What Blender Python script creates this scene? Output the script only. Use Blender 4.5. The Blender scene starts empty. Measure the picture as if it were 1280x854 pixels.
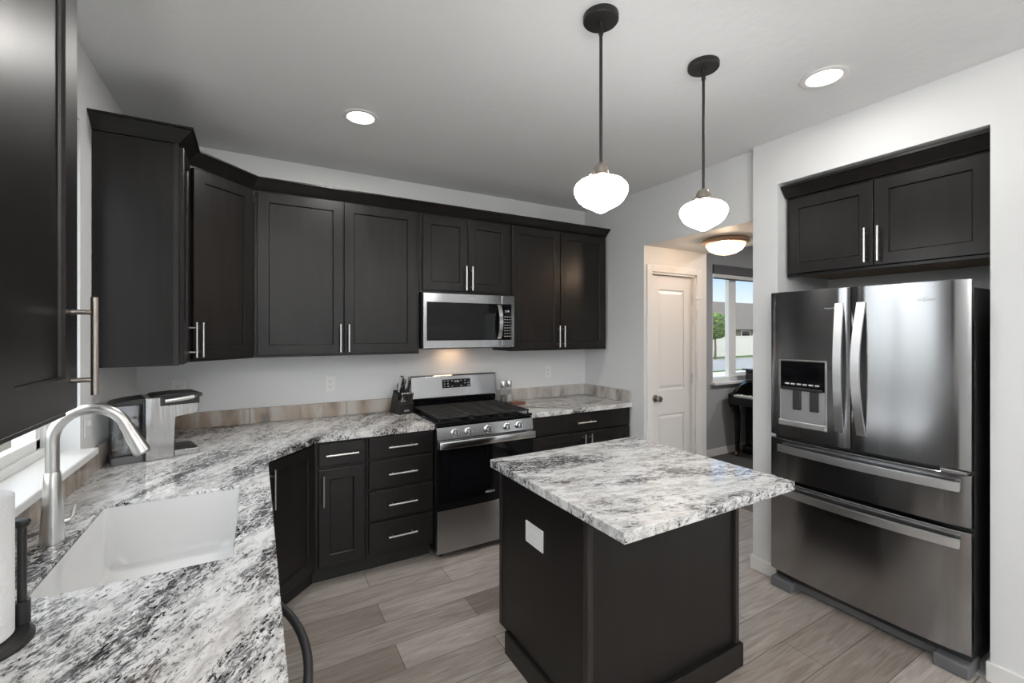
import bpy, bmesh, math, random
from mathutils import Vector, Matrix
PI = math.pi
random.seed(4)
S = bpy.context.scene
COL = S.collection
# ------------------------------------------------------------------ camera, sky, exposure
cam_d = bpy.data.cameras.new('camera'); cam = bpy.data.objects.new('camera', cam_d); COL.objects.link(cam)
cam.location = (-1.0417, -3.4904, 1.5365); cam.rotation_euler = (PI/2, 0, math.radians(-29.8435))
cam_d.sensor_width = 36.0; cam_d.lens = 36.0*557.164/1280.0
cam_d.shift_y = -(427.0-413.985)/1280.0
cam_d.clip_start = 0.02; cam_d.clip_end = 300
S.camera = cam
S.view_settings.view_transform = 'Standard'; S.view_settings.look = 'None'
S.view_settings.gamma = 1.0; S.view_settings.use_curve_mapping = False
S.view_settings.exposure = 0.15
try:
    S.cycles.use_denoising = True
    S.cycles.max_bounces = 8; S.cycles.diffuse_bounces = 5; S.cycles.glossy_bounces = 4
    S.cycles.transparent_max_bounces = 12; S.cycles.transmission_bounces = 6
    S.cycles.sample_clamp_indirect = 6.0
except Exception:
    pass
SKY_BRIGHT, SKY_BLUE = 4.0, 1.2
W = bpy.data.worlds.new('sky'); S.world = W; W.use_nodes = True
nt = W.node_tree; nt.nodes.clear()
def wn(t, **k):
    n = nt.nodes.new(t)
    for a, b in k.items(): setattr(n, a, b)
    return n
tc = wn('ShaderNodeTexCoord'); sep = wn('ShaderNodeSeparateXYZ'); nt.links.new(tc.outputs['Generated'], sep.inputs[0])
elev = wn('ShaderNodeValToRGB'); nt.links.new(sep.outputs['Z'], elev.inputs[0])
e = elev.color_ramp
e.elements[0].position = 0.0; e.elements[0].color = (0.95, 0.97, 1.0, 1)
e.elements[1].position = 0.16; e.elements[1].color = (0.30, 0.55, 0.95, 1)
x = e.elements.new(0.045); x.color = (0.80, 0.90, 1.0, 1)
nz = wn('ShaderNodeTexNoise'); nz.inputs['Scale'].default_value = 2.3; nz.inputs['Detail'].default_value = 6
nt.links.new(tc.outputs['Generated'], nz.inputs['Vector'])
cl = wn('ShaderNodeValToRGB'); nt.links.new(nz.outputs['Fac'], cl.inputs[0])
cl.color_ramp.elements[0].position = 0.56; cl.color_ramp.elements[0].color = (0, 0, 0, 1)
cl.color_ramp.elements[1].position = 0.78; cl.color_ramp.elements[1].color = (1, 1, 1, 1)
mixc = wn('ShaderNodeMixRGB'); nt.links.new(cl.outputs[0], mixc.inputs['Fac']); nt.links.new(elev.outputs[0], mixc.inputs[1])
mixc.inputs[2].default_value = (1, 1, 1, 1)
# the veiled sun stands behind and to the left of the camera: that half of the sky is far brighter
dot = wn('ShaderNodeVectorMath', operation='DOT_PRODUCT'); nt.links.new(tc.outputs['Generated'], dot.inputs[0])
dot.inputs[1].default_value = (-0.70, -0.62, 0.35)
mr = wn('ShaderNodeMapRange', interpolation_type='SMOOTHSTEP'); nt.links.new(dot.outputs['Value'], mr.inputs['Value'])
mr.inputs['From Min'].default_value = -0.35; mr.inputs['From Max'].default_value = 0.6
mr.inputs['To Min'].default_value = SKY_BLUE; mr.inputs['To Max'].default_value = SKY_BRIGHT
mixw = wn('ShaderNodeMixRGB'); mixw.inputs[2].default_value = (0.93, 0.96, 1.0, 1)
mr2 = wn('ShaderNodeMapRange'); nt.links.new(dot.outputs['Value'], mr2.inputs['Value'])
mr2.inputs['From Min'].default_value = -0.35; mr2.inputs['From Max'].default_value = 0.3
nt.links.new(mr2.outputs[0], mixw.inputs['Fac']); nt.links.new(mixc.outputs[0], mixw.inputs[1])
bg = wn('ShaderNodeBackground'); nt.links.new(mixw.outputs[0], bg.inputs['Color']); nt.links.new(mr.outputs[0], bg.inputs['Strength'])
wo = wn('ShaderNodeOutputWorld'); nt.links.new(bg.outputs[0], wo.inputs['Surface'])
CAN_W, FILL_CAN_W, PENDANT_E, FILL_UPLIGHT_W = 11.0, 3.0, 12.0, 78.0  # rear cans and uplighters are added fill

# ------------------------------------------------------------------ materials
def new_mat(name):
    m = bpy.data.materials.new(name); m.use_nodes = True
    return m, m.node_tree, m.node_tree.nodes['Principled BSDF']
def P(name, col, rough=0.5, metal=0.0, spec=0.5, bump=None, emit=None, estr=0.0, aniso=0.0, coat=0.0, trans=0.0, alpha=1.0, ior=None):
    m, t, b = new_mat(name)
    b.inputs['Base Color'].default_value = (*col, 1); b.inputs['Roughness'].default_value = rough
    b.inputs['Metallic'].default_value = metal; b.inputs['Specular IOR Level'].default_value = spec
    if coat: b.inputs['Coat Weight'].default_value = coat; b.inputs['Coat Roughness'].default_value = 0.05
    if trans: b.inputs['Transmission Weight'].default_value = trans
    if ior: b.inputs['IOR'].default_value = ior
    if emit: b.inputs['Emission Color'].default_value = (*emit, 1); b.inputs['Emission Strength'].default_value = estr
    if aniso:
        b.inputs['Anisotropic'].default_value = aniso
        tn = t.nodes.new('ShaderNodeTangent'); tn.direction_type = 'RADIAL'; tn.axis = 'Z'; b.inputs['Anisotropic Rotation'].default_value = 0.25
        t.links.new(tn.outputs[0], b.inputs['Tangent'])
    if bump:
        sc, st, stretch = bump
        tcn = t.nodes.new('ShaderNodeTexCoord'); mp = t.nodes.new('ShaderNodeMapping'); mp.inputs['Scale'].default_value = stretch
        t.links.new(tcn.outputs['Object'], mp.inputs[0])
        n = t.nodes.new('ShaderNodeTexNoise'); n.inputs['Scale'].default_value = sc; n.inputs['Detail'].default_value = 4
        t.links.new(mp.outputs[0], n.inputs['Vector'])
        bp_ = t.nodes.new('ShaderNodeBump'); bp_.inputs['Strength'].default_value = st; bp_.inputs['Distance'].default_value = 0.01
        t.links.new(n.outputs['Fac'], bp_.inputs['Height']); t.links.new(bp_.outputs[0], b.inputs['Normal'])
    return m
def noise_col(m, t, b, c1, c2, scale, stretch=(1, 1, 1), lo=0.35, hi=0.65, detail=6):
    tcn = t.nodes.new('ShaderNodeTexCoord'); mp = t.nodes.new('ShaderNodeMapping'); mp.inputs['Scale'].default_value = stretch
    t.links.new(tcn.outputs['Object'], mp.inputs[0])
    n = t.nodes.new('ShaderNodeTexNoise'); n.inputs['Scale'].default_value = scale; n.inputs['Detail'].default_value = detail
    t.links.new(mp.outputs[0], n.inputs['Vector'])
    r = t.nodes.new('ShaderNodeValToRGB'); r.color_ramp.elements[0].position = lo; r.color_ramp.elements[1].position = hi
    r.color_ramp.elements[0].color = (*c1, 1); r.color_ramp.elements[1].color = (*c2, 1)
    t.links.new(n.outputs['Fac'], r.inputs[0]); t.links.new(r.outputs[0], b.inputs['Base Color'])
    return r
def espresso(name, k=1.0):
    m, t, b = new_mat(name)
    noise_col(m, t, b, (0.0072*k, 0.0060*k, 0.0057*k), (0.0125*k, 0.0107*k, 0.0101*k), 3.0, (6, 6, 0.7), 0.3, 0.72)
    b.inputs['Roughness'].default_value = 0.33; b.inputs['Specular IOR Level'].default_value = 0.31
    return m
M = {}
M['wall'] = P('wall paint', (0.70, 0.708, 0.712), 0.6, spec=0.3, bump=(60, 0.03, (1, 1, 1)))
M['ceiling'] = P('ceiling paint', (0.76, 0.765, 0.77), 0.75, spec=0.2, bump=(24, 0.2, (1, 1, 1)))
M['trim'] = P('white trim paint', (0.74, 0.735, 0.725), 0.35)
M['hallwall'] = P('hall paint', (0.68, 0.68, 0.675), 0.6)
M['greywall'] = P('grey wall paint', (0.36, 0.365, 0.375), 0.6)
M['carpet'] = P('dark carpet', (0.10, 0.098, 0.095), 0.95, bump=(300, 0.6, (1, 1, 1)))
M['cab'] = espresso('espresso stained wood')
M['cabedge'] = espresso('paler espresso edge', 2.6)  # paler tone for the frame edge and corner posts
M['toe'] = P('toe kick', (0.01, 0.0095, 0.009), 0.6)
M['rawwood'] = P('raw maple', (0.20, 0.11, 0.05), 0.5)
M['nickel'] = P('brushed nickel', (0.66, 0.65, 0.63), 0.28, 1.0)
M['darknickel'] = P('satin bronze nickel', (0.36, 0.32, 0.29), 0.35, 1.0)
M['steel'] = P('stainless steel', (0.39, 0.392, 0.40), 0.18, 1.0, aniso=0.8)
M['brushed'] = P('brushed silver', (0.44, 0.435, 0.43), 0.17, 1.0, bump=(11, 1.0, (1, 1, 0.10)))
M['steel_hi'] = P('polished stainless', (0.74, 0.74, 0.74), 0.18, 1.0)
M['handle_steel'] = P('satin handle steel', (0.78, 0.78, 0.79), 0.36, 1.0)
M['silver'] = P('silver painted plastic', (0.42, 0.425, 0.43), 0.3, 0.6)
M['fitter'] = P('aged nickel', (0.36, 0.32, 0.28), 0.22, 1.0)
M['steel_dk'] = P('dark stainless', (0.30, 0.30, 0.305), 0.24, 1.0, aniso=0.75)
M['black'] = P('black plastic', (0.012, 0.012, 0.012), 0.4)
M['blackgloss'] = P('black glass', (0.004, 0.004, 0.005), 0.05, spec=0.22)
M['iron'] = P('cast iron', (0.012, 0.012, 0.012), 0.55)
M['charcoal'] = P('charcoal metal', (0.035, 0.035, 0.037), 0.45, 0.3)
M['greyplastic'] = P('grey plastic', (0.11, 0.112, 0.118), 0.45)
M['fridgeside'] = P('fridge side', (0.028, 0.028, 0.029), 0.5)
M['sink'] = P('white sink enamel', (0.68, 0.68, 0.675), 0.12)
M['white'] = P('white plastic', (0.78, 0.78, 0.77), 0.35)
M['slot'] = P('socket slot', (0.05, 0.05, 0.05), 0.5)
M['paper'] = P('paper towel', (0.78, 0.78, 0.78), 0.9, bump=(90, 0.4, (1, 1, 1)))
M['pendantmetal'] = P('matte black metal', (0.006, 0.006, 0.006), 0.45)
M['globe'] = P('opal glass', (0.9, 0.9, 0.9), 0.15, emit=(1.0, 0.985, 0.97), estr=PENDANT_E)
M['canlens'] = P('lit lens', (0.9, 0.9, 0.9), 0.4, emit=(1.0, 0.985, 0.96), estr=14)
M['dome'] = P('warm alabaster glass', (0.85, 0.8, 0.72), 0.25, emit=(1.0, 0.78, 0.56), estr=1.3)
t = M['dome'].node_tree; pb = t.nodes['Principled BSDF']; tr = t.nodes.new('ShaderNodeBsdfTransparent'); tr.inputs[0].default_value = (1.0, 0.8, 0.6, 1)
mx = t.nodes.new('ShaderNodeMixShader'); mx.inputs[0].default_value = 0.45
t.links.new(pb.outputs[0], mx.inputs[1]); t.links.new(tr.outputs[0], mx.inputs[2]); t.links.new(mx.outputs[0], t.nodes['Material Output'].inputs['Surface'])
M['bronze'] = P('bronze ring', (0.52, 0.36, 0.25), 0.3, 1.0)
M['display'] = P('lit display', (0.02, 0.02, 0.02), 0.2, emit=(0.75, 0.85, 1.0), estr=0.7)
M['mark'] = P('pale lettering', (0.55, 0.56, 0.57), 0.4)
M['redwood'] = P('reddish wood', (0.13, 0.045, 0.025), 0.45)
M['acrylic'] = P('clear acrylic', (0.75, 0.77, 0.78), 0.06, spec=0.6, trans=0.85, ior=1.3)
M['salt'] = P('salt', (0.85, 0.85, 0.84), 0.8)
M['pepper'] = P('peppercorns', (0.05, 0.04, 0.035), 0.9)
M['tank'] = P('smoky tank plastic', (0.20, 0.21, 0.23), 0.06, trans=0.6, ior=1.3)
M['piano'] = P('piano lacquer', (0.006, 0.006, 0.006), 0.08)
M['brass'] = P('brass', (0.60, 0.45, 0.2), 0.25, 1.0)
M['ivory'] = P('piano keys', (0.8, 0.79, 0.76), 0.3)
M['shade'] = P('grey blind fabric', (0.11, 0.108, 0.115), 0.8)
M['vinyl'] = P('white vinyl', (0.78, 0.78, 0.77), 0.4)
M['fencev'] = P('pale vinyl fence', (0.47, 0.455, 0.41), 0.5)
M['road'] = P('asphalt', (0.25, 0.25, 0.25), 0.9, bump=(40, 0.2, (1, 1, 1)))
M['soil'] = P('dry soil', (0.10, 0.085, 0.055), 0.95, bump=(20, 0.5, (1, 1, 1)))
M['concrete'] = P('concrete', (0.50, 0.49, 0.47), 0.9)
m, t, b = new_mat('lawn'); noise_col(m, t, b, (0.045, 0.085, 0.012), (0.10, 0.15, 0.03), 1.5, detail=8); b.inputs['Roughness'].default_value = 0.9; M['lawn'] = m
m, t, b = new_mat('roof shingle'); noise_col(m, t, b, (0.085, 0.070, 0.058), (0.14, 0.12, 0.10), 9, detail=8); b.inputs['Roughness'].default_value = 0.9; M['shingle'] = m
M['siding'] = P('tan siding', (0.20, 0.17, 0.14), 0.8)
m, t, b = new_mat('leaves'); noise_col(m, t, b, (0.04, 0.10, 0.012), (0.14, 0.23, 0.035), 6); b.inputs['Roughness'].default_value = 0.7; M['leaf'] = m
M['bark'] = P('bark', (0.10, 0.075, 0.05), 0.9)
def thin_glass(name, refl=0.07, tint=(0.97, 0.98, 0.98)):
    m = bpy.data.materials.new(name); m.use_nodes = True; t = m.node_tree; t.nodes.clear()
    tr = t.nodes.new('ShaderNodeBsdfTransparent'); tr.inputs[0].default_value = (*tint, 1)
    gl = t.nodes.new('ShaderNodeBsdfGlossy'); gl.inputs['Roughness'].default_value = 0.02
    mx = t.nodes.new('ShaderNodeMixShader'); mx.inputs[0].default_value = refl
    o = t.nodes.new('ShaderNodeOutputMaterial')
    t.links.new(tr.outputs[0], mx.inputs[1]); t.links.new(gl.outputs[0], mx.inputs[2]); t.links.new(mx.outputs[0], o.inputs[0])
    return m
M['glass'] = thin_glass('window glass'); M['tank'] = thin_glass('smoky clear plastic', 0.16, (0.72, 0.74, 0.78))
def granite(name, angle, off=(0, 0, 0), dens=0.0, stretch=3.2, warm=0.0):
    m, t, b = new_mat(name)
    tcn = t.nodes.new('ShaderNodeTexCoord')
    mp = t.nodes.new('ShaderNodeMapping'); mp.inputs['Rotation'].default_value = (0, 0, -angle); mp.inputs['Location'].default_value = off
    t.links.new(tcn.outputs['Object'], mp.inputs[0])
    st = t.nodes.new('ShaderNodeMapping'); st.inputs['Scale'].default_value = (1.0, stretch, 1.6)
    t.links.new(mp.outputs[0], st.inputs[0])
    def ns(scale, detail, dist, rough=0.6, vec=st):
        n = t.nodes.new('ShaderNodeTexNoise'); n.inputs['Scale'].default_value = scale; n.inputs['Detail'].default_value = detail
        n.inputs['Distortion'].default_value = dist; n.inputs['Roughness'].default_value = rough
        t.links.new(vec.outputs[0], n.inputs['Vector']); return n
    def ramp(src, stops):
        r = t.nodes.new('ShaderNodeValToRGB')
        for k, (p, c) in enumerate(stops):
            el = r.color_ramp.elements[k] if k < 2 else r.color_ramp.elements.new(p)
            el.position = p; el.color = (*c, 1) if len(c) == 3 else c
        t.links.new(src.outputs[0], r.inputs[0]); return r
    def mix(f, a, c, kind='MIX'):
        x = t.nodes.new('ShaderNodeMixRGB'); x.blend_type = kind
        if isinstance(f, float): x.inputs[0].default_value = f
        else: t.links.new(f.outputs[0], x.inputs[0])
        for k, v in ((1, a), (2, c)):
            if isinstance(v, tuple): x.inputs[k].default_value = (*v, 1)
            else: t.links.new(v.outputs[0], x.inputs[k])
        return x
    base = ramp(ns(14.0, 8, 0.5), ((0.30, (0.36, 0.355, 0.35)), (0.58, (0.72, 0.72, 0.715))))
    big = ns(2.2, 3, 0.8)
    streak = ns(25.0, 9, 0.9, 0.74)
    # big patches shift how dense the dark streaks are
    add = t.nodes.new('ShaderNodeMath'); add.operation = 'MULTIPLY_ADD'; add.inputs[1].default_value = 0.55; 
    t.links.new(big.outputs[0], add.inputs[0]); t.links.new(streak.outputs[0], add.inputs[2])
    g = ramp(add, ((0.795-dens, (0, 0, 0)), (0.90-dens, (1, 1, 1))))
    c = mix(g, base, (0.13, 0.13, 0.135))
    fine = ns(58.0, 8, 0.6, 0.74)
    add2 = t.nodes.new('ShaderNodeMath'); add2.operation = 'MULTIPLY_ADD'; add2.inputs[1].default_value = 0.45
    t.links.new(big.outputs[0], add2.inputs[0]); t.links.new(fine.outputs[0], add2.inputs[2])
    k = ramp(add2, ((0.79-dens, (0, 0, 0)), (0.835-dens, (1, 1, 1))))
    c = mix(k, c, (0.012, 0.012, 0.014))
    if warm:
        wv = ramp(ns(1.3, 4, 0.5), ((0.5, (0, 0, 0)), (0.75, (warm, warm, warm))))
        c = mix(wv, c, (0.34, 0.23, 0.16))
    t.links.new(c.outputs[0], b.inputs['Base Color'])
    b.inputs['Roughness'].default_value = 0.09; b.inputs['Specular IOR Level'].default_value = 0.5
    return m
M['granite_side'] = granite('streaked granite lengthwise', math.radians(62), (0, 0, 0), 0.014, 2.3, 0.3)
M['granite_isle'] = granite('streaked granite crosswise', math.radians(-14), (3, 1, 0), -0.006, 2.6, 0.15)
def splash_mat(name, warm):
    m, t, b = new_mat(name)
    tcn = t.nodes.new('ShaderNodeTexCoord')
    mp = t.nodes.new('ShaderNodeMapping'); mp.inputs['Scale'].default_value = (1, 1, 0.35); t.links.new(tcn.outputs['Object'], mp.inputs[0])
    n = t.nodes.new('ShaderNodeTexNoise'); n.inputs['Scale'].default_value = 8; n.inputs['Detail'].default_value = 9; n.inputs['Distortion'].default_value = 0.5
    t.links.new(mp.outputs[0], n.inputs['Vector'])
    r = t.nodes.new('ShaderNodeValToRGB'); cr = r.color_ramp
    cr.elements[0].position = 0.30; cr.elements[0].color = (0.20-0.10*warm, 0.19-0.105*warm, 0.18-0.105*warm, 1)
    cr.elements[1].position = 0.72; cr.elements[1].color = (0.56-0.12*warm, 0.55-0.14*warm, 0.53-0.16*warm, 1)
    q = cr.elements.new(0.45); q.color = (0.44-0.14*warm, 0.42-0.20*warm, 0.40-0.25*warm, 1)
    q = cr.elements.new(0.56); q.color = (0.52-0.10*warm, 0.51-0.14*warm, 0.49-0.17*warm, 1)
    t.links.new(n.outputs['Fac'], r.inputs[0]); t.links.new(r.outputs[0], b.inputs['Base Color'])
    b.inputs['Roughness'].default_value = 0.12
    return m
M['splash'] = splash_mat('brown veined stone', 0.8); M['splash_pale'] = splash_mat('pale veined stone', 0.2)
def planks():
    m, t, b = new_mat('wood look plank')
    tcn = t.nodes.new('ShaderNodeTexCoord')
    br = t.nodes.new('ShaderNodeTexBrick'); br.offset = 0.37; br.offset_frequency = 2; br.squash = 1.0
    br.inputs['Scale'].default_value = 1.0; br.inputs['Brick Width'].default_value = 1.22; br.inputs['Row Height'].default_value = 0.187
    br.inputs['Mortar Size'].default_value = 0.0016; br.inputs['Mortar Smooth'].default_value = 0.2; br.inputs['Bias'].default_value = 0.0
    br.inputs['Color1'].default_value = (0.245, 0.213, 0.190, 1); br.inputs['Color2'].default_value = (0.43, 0.397, 0.37, 1)
    br.inputs['Mortar'].default_value = (0.07, 0.06, 0.05, 1)
    t.links.new(tcn.outputs['Object'], br.inputs['Vector'])
    mp = t.nodes.new('ShaderNodeMapping'); mp.inputs['Scale'].default_value = (1.1, 13, 1); t.links.new(tcn.outputs['Object'], mp.inputs[0])
    n = t.nodes.new('ShaderNodeTexNoise'); n.inputs['Scale'].default_value = 3.0; n.inputs['Detail'].default_value = 8; n.inputs['Distortion'].default_value = 1.4
    t.links.new(mp.outputs[0], n.inputs['Vector'])
    r = t.nodes.new('ShaderNodeValToRGB'); r.color_ramp.elements[0].position = 0.28; r.color_ramp.elements[0].color = (0.66, 0.63, 0.60, 1)
    r.color_ramp.elements[1].position = 0.70; r.color_ramp.elements[1].color = (1.12, 1.12, 1.12, 1)
    t.links.new(n.outputs['Fac'], r.inputs[0])
    x = t.nodes.new('ShaderNodeMixRGB'); x.blend_type = 'MULTIPLY'; x.inputs[0].default_value = 1.0
    t.links.new(br.outputs['Color'], x.inputs[1]); t.links.new(r.outputs[0], x.inputs[2])
    t.links.new(x.outputs[0], b.inputs['Base Color'])
    b.inputs['Roughness'].default_value = 0.34; b.inputs['Specular IOR Level'].default_value = 0.45
    bp_ = t.nodes.new('ShaderNodeBump'); bp_.inputs['Strength'].default_value = 0.25; bp_.inputs['Distance'].default_value = 0.003; bp_.invert = True
    t.links.new(br.outputs['Fac'], bp_.inputs['Height']); t.links.new(bp_.outputs[0], b.inputs['Normal'])
    return m
M['planks'] = planks()

# ------------------------------------------------------------------ helpers
class B:
    """collects shapes into ONE mesh object"""
    def __init__(s): s.bm = bmesh.new(); s.smooth = False
    def box(s, x0, x1, y0, y1, z0, z1, bev=0.0, seg=2):
        t = bmesh.new(); vs = [t.verts.new((x, y, z)) for x in (x0, x1) for y in (y0, y1) for z in (z0, z1)]
        for f in ((0, 1, 3, 2), (4, 6, 7, 5), (0, 4, 5, 1), (2, 3, 7, 6), (0, 2, 6, 4), (1, 5, 7, 3)): t.faces.new([vs[i] for i in f])
        if bev: bmesh.ops.bevel(t, geom=list(t.edges), offset=bev, segments=seg, profile=0.5, affect='EDGES')
        s._take(t); return s
    def _take(s, t, mat=None):
        bmesh.ops.recalc_face_normals(t, faces=list(t.faces))
        me = bpy.data.meshes.new('t'); t.to_mesh(me); t.free()
        if mat is not None: me.transform(mat)
        s.bm.from_mesh(me); bpy.data.meshes.remove(me)
    def cyl(s, p0, p1, r0, r1=None, n=20, cap=True):
        r1 = r0 if r1 is None else r1
        p0, p1 = Vector(p0), Vector(p1); d = p1-p0
        t = bmesh.new(); bmesh.ops.create_cone(t, cap_ends=cap, segments=n, radius1=r0, radius2=r1, depth=d.length)
        q = d.to_track_quat('Z', 'Y').to_matrix().to_4x4()
        s._take(t, Matrix.Translation((p0+p1)/2) @ q); return s
    def lathe(s, prof, c=(0, 0, 0), n=32, axis=None):
        t = bmesh.new(); rings = []
        for r, z in prof:
            if r < 1e-6: rings.append([t.verts.new((0, 0, z))])
            else: rings.append([t.verts.new((r*math.cos(2*PI*k/n), r*math.sin(2*PI*k/n), z)) for k in range(n)])
        for a, b in zip(rings, rings[1:]):
            for k in range(n):
                k2 = (k+1) % n
                if len(a) == 1 and len(b) == 1: continue
                if len(a) == 1: t.faces.new((a[0], b[k], b[k2]))
                elif len(b) == 1: t.faces.new((a[k], a[k2], b[0]))
                else: t.faces.new((a[k], a[k2], b[k2], b[k]))
        if len(rings[0]) > 1: t.faces.new(rings[0])
        if len(rings[-1]) > 1: t.faces.new(rings[-1])
        m = Matrix.Translation(c)
        if axis is not None: m = m @ Vector(axis).to_track_quat('Z', 'Y').to_matrix().to_4x4()
        s._take(t, m); return s
    def tube(s, pts, r, n=14, rad=None, flat=None):
        pts = [Vector(p) for p in pts]; t = bmesh.new(); rings = []; up = None
        for i, p in enumerate(pts):
            d = (pts[min(i+1, len(pts)-1)]-pts[max(i-1, 0)]).normalized()
            if up is None: up = d.orthogonal().normalized()
            up = (up-d*up.dot(d)).normalized(); sd = d.cross(up)
            rr = rad[i] if rad else r
            rings.append([t.verts.new(p+(up*math.cos(2*PI*k/n)+sd*math.sin(2*PI*k/n))*rr) for k in range(n)])
        for a, b in zip(rings, rings[1:]):
            for k in range(n): t.faces.new((a[k], a[(k+1) % n], b[(k+1) % n], b[k]))
        t.faces.new(rings[0]); t.faces.new(rings[-1])
        s._take(t); return s
    def prism(s, poly, a0, a1, axis='Y', bev=0.0):
        """poly in the other two axes, extruded along axis"""
        def pt(u, v, a): return {'X': (a, u, v), 'Y': (u, a, v), 'Z': (u, v, a)}[axis]
        t = bmesh.new(); A = [t.verts.new(pt(u, v, a0)) for u, v in poly]; C_ = [t.verts.new(pt(u, v, a1)) for u, v in poly]
        t.faces.new(A); t.faces.new(C_)
        for k in range(len(poly)): t.faces.new((A[k], A[(k+1) % len(poly)], C_[(k+1) % len(poly)], C_[k]))
        if bev: bmesh.ops.bevel(t, geom=list(t.edges), offset=bev, segments=2, profile=0.5, affect='EDGES')
        s._take(t); return s
    def sheet(s, outer, holes, a0, a1, axis='Z', bev=0.0):
        """a slab with holes: outlines in the two other axes, from a0 to a1 along axis"""
        def pt(u, v, a): return {'X': (a, u, v), 'Y': (u, a, v), 'Z': (u, v, a)}[axis]
        t = bmesh.new(); es = []
        for loop in [outer]+list(holes):
            vs = [t.verts.new(pt(u, v, a0)) for u, v in loop]
            es += [t.edges.new((vs[k], vs[(k+1) % len(vs)])) for k in range(len(vs))]
        r = bmesh.ops.triangle_fill(t, use_beauty=True, use_dissolve=False, edges=es)
        fs = [f for f in r['geom'] if isinstance(f, bmesh.types.BMFace)]
        ex = bmesh.ops.extrude_face_region(t, geom=fs)
        dv = Vector(pt(0, 0, a1))-Vector(pt(0, 0, a0))
        bmesh.ops.translate(t, vec=dv, verts=[v for v in ex['geom'] if isinstance(v, bmesh.types.BMVert)])
        bmesh.ops.recalc_face_normals(t, faces=list(t.faces))
        if bev:
            sharp = [e_ for e_ in t.edges if len(e_.link_faces) == 2 and e_.calc_face_angle(0) > 0.6]
            bmesh.ops.bevel(t, geom=sharp, offset=bev, segments=2, profile=0.5, affect='EDGES')
        s._take(t); return s
    def shaker(s, x0, x1, z0, z1, y, th=0.019, rail=0.062, deep=0.009):
        """five-piece door, front at -Y"""
        t = bmesh.new()
        def ring(i, yy): return [t.verts.new((a, yy, c)) for a, c in ((x0+i, z0+i), (x1-i, z0+i), (x1-i, z1-i), (x0+i, z1-i))]
        e0 = 0.0025
        rs = [ring(0, y+th), ring(0, y+e0), ring(e0, y), ring(rail, y), ring(rail+0.004, y+deep*0.55), ring(rail+0.005, y+deep)]
        for a, b in zip(rs, rs[1:]):
            for k in range(4): t.faces.new((a[k], a[(k+1) % 4], b[(k+1) % 4], b[k]))
        t.faces.new(rs[0]); t.faces.new(rs[-1]); s._take(t); return s
    def done(s, name, mat, parent=None, smooth=False, **props):
        me = bpy.data.meshes.new(name); s.bm.to_mesh(me); s.bm.free()
        if mat: me.materials.append(mat)
        if smooth:
            for p in me.polygons: p.use_smooth = True
            try: me.set_sharp_from_angle(angle=math.radians(38))
            except Exception: pass
        o = bpy.data.objects.new(name, me); COL.objects.link(o); o.parent = parent
        for k, v in props.items(): o[k] = v
        return o
def thing(name, label, cat, loc=(0, 0, 0), rz=0.0, group=None):
    o = bpy.data.objects.new(name, None); COL.objects.link(o); o.location = loc; o.rotation_euler = (0, 0, rz); o.empty_display_size = 0.05
    o['label'] = label; o['category'] = cat
    if group: o['group'] = group
    return o
def tag(o, label, cat, group=None):
    o['label'] = label; o['category'] = cat
    if group: o['group'] = group
    return o
def struct(b, name, mat, smooth=False): return b.done(name, mat, None, smooth, kind='structure')
def copy_thing(root, loc, rz=None, label=None):
    r = root.copy(); COL.objects.link(r); r.location = loc
    if rz is not None: r.rotation_euler = (0, 0, rz)
    if label: r['label'] = label
    for ch in list(root.children):
        c = ch.copy(); COL.objects.link(c); c.parent = r
        for g in ch.children:
            d = g.copy(); COL.objects.link(d); d.parent = c
    return r
def pull(parent, x, y, z, L=0.185, vertical=True, r=0.006, mat='nickel', stand=0.032, cc=0.128):
    b = B()
    a = Vector((0, 0, 1)) if vertical else Vector((1, 0, 0)); c = Vector((x, y-stand, z))
    b.cyl(c-a*L/2, c+a*L/2, r, n=14)
    for k in (-1, 1):
        q = c+a*k*cc/2; b.cyl((q.x, y+0.001, q.z), q, r*0.8, n=10)
    return b.done('handle', M[mat], parent, True)
def text_mesh(txt, size, name, mat, parent, loc, rot, shear=0.2, depth=0.0006):
    cu = bpy.data.curves.new(name, 'FONT'); cu.body = txt; cu.size = size; cu.align_x = 'CENTER'; cu.align_y = 'CENTER'; cu.extrude = depth; cu.shear = shear
    o = bpy.data.objects.new('tmp', cu); COL.objects.link(o)
    dg = bpy.context.evaluated_depsgraph_get(); me = bpy.data.meshes.new_from_object(o.evaluated_get(dg))
    bpy.data.objects.remove(o); bpy.data.curves.remove(cu)
    me.transform(Matrix.Translation(loc) @ rot.to_4x4()); me.name = name
    me.materials.clear(); me.materials.append(mat)
    p = bpy.data.objects.new(name, me); COL.objects.link(p); p.parent = parent
    return p
RX = Matrix.Rotation(PI/2, 3, 'X')      # text standing upright, facing -Y
def logo(parent, x, y, z, size, name='logo'):
    o = text_mesh('Whirlpool', size, name, M['mark'], parent, (x, y, z), RX)
    b = B(); b.bm.from_mesh(o.data)
    pts = [(x+size*1.55*math.cos(a)+0, y, z+size*0.52*math.sin(a)+size*0.05) for a in [PI*0.12+PI*1.25*k/18 for k in range(19)]]
    b.tube(pts, size*0.03, 6)
    me = o.data; b.bm.to_mesh(me); b.bm.free()
    return o

# ------------------------------------------------------------------ room shell
XL, XR, XF, ZC = -1.674, 1.798, 1.753, 2.725
b = B(); b.box(-1.9, 2.61, -7.2, 0.2, -0.1, 0); fl = struct(b, 'floor', M['planks'])
b = B(); b.box(2.61, 6.6, -3.6, 0.2, -0.1, -0.004); struct(b, 'floor_carpet', M['carpet'])
b = B(); b.box(-1.9, 6.6, -7.2, 0.25, ZC, ZC+0.12); struct(b, 'ceiling', M['ceiling'])
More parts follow.
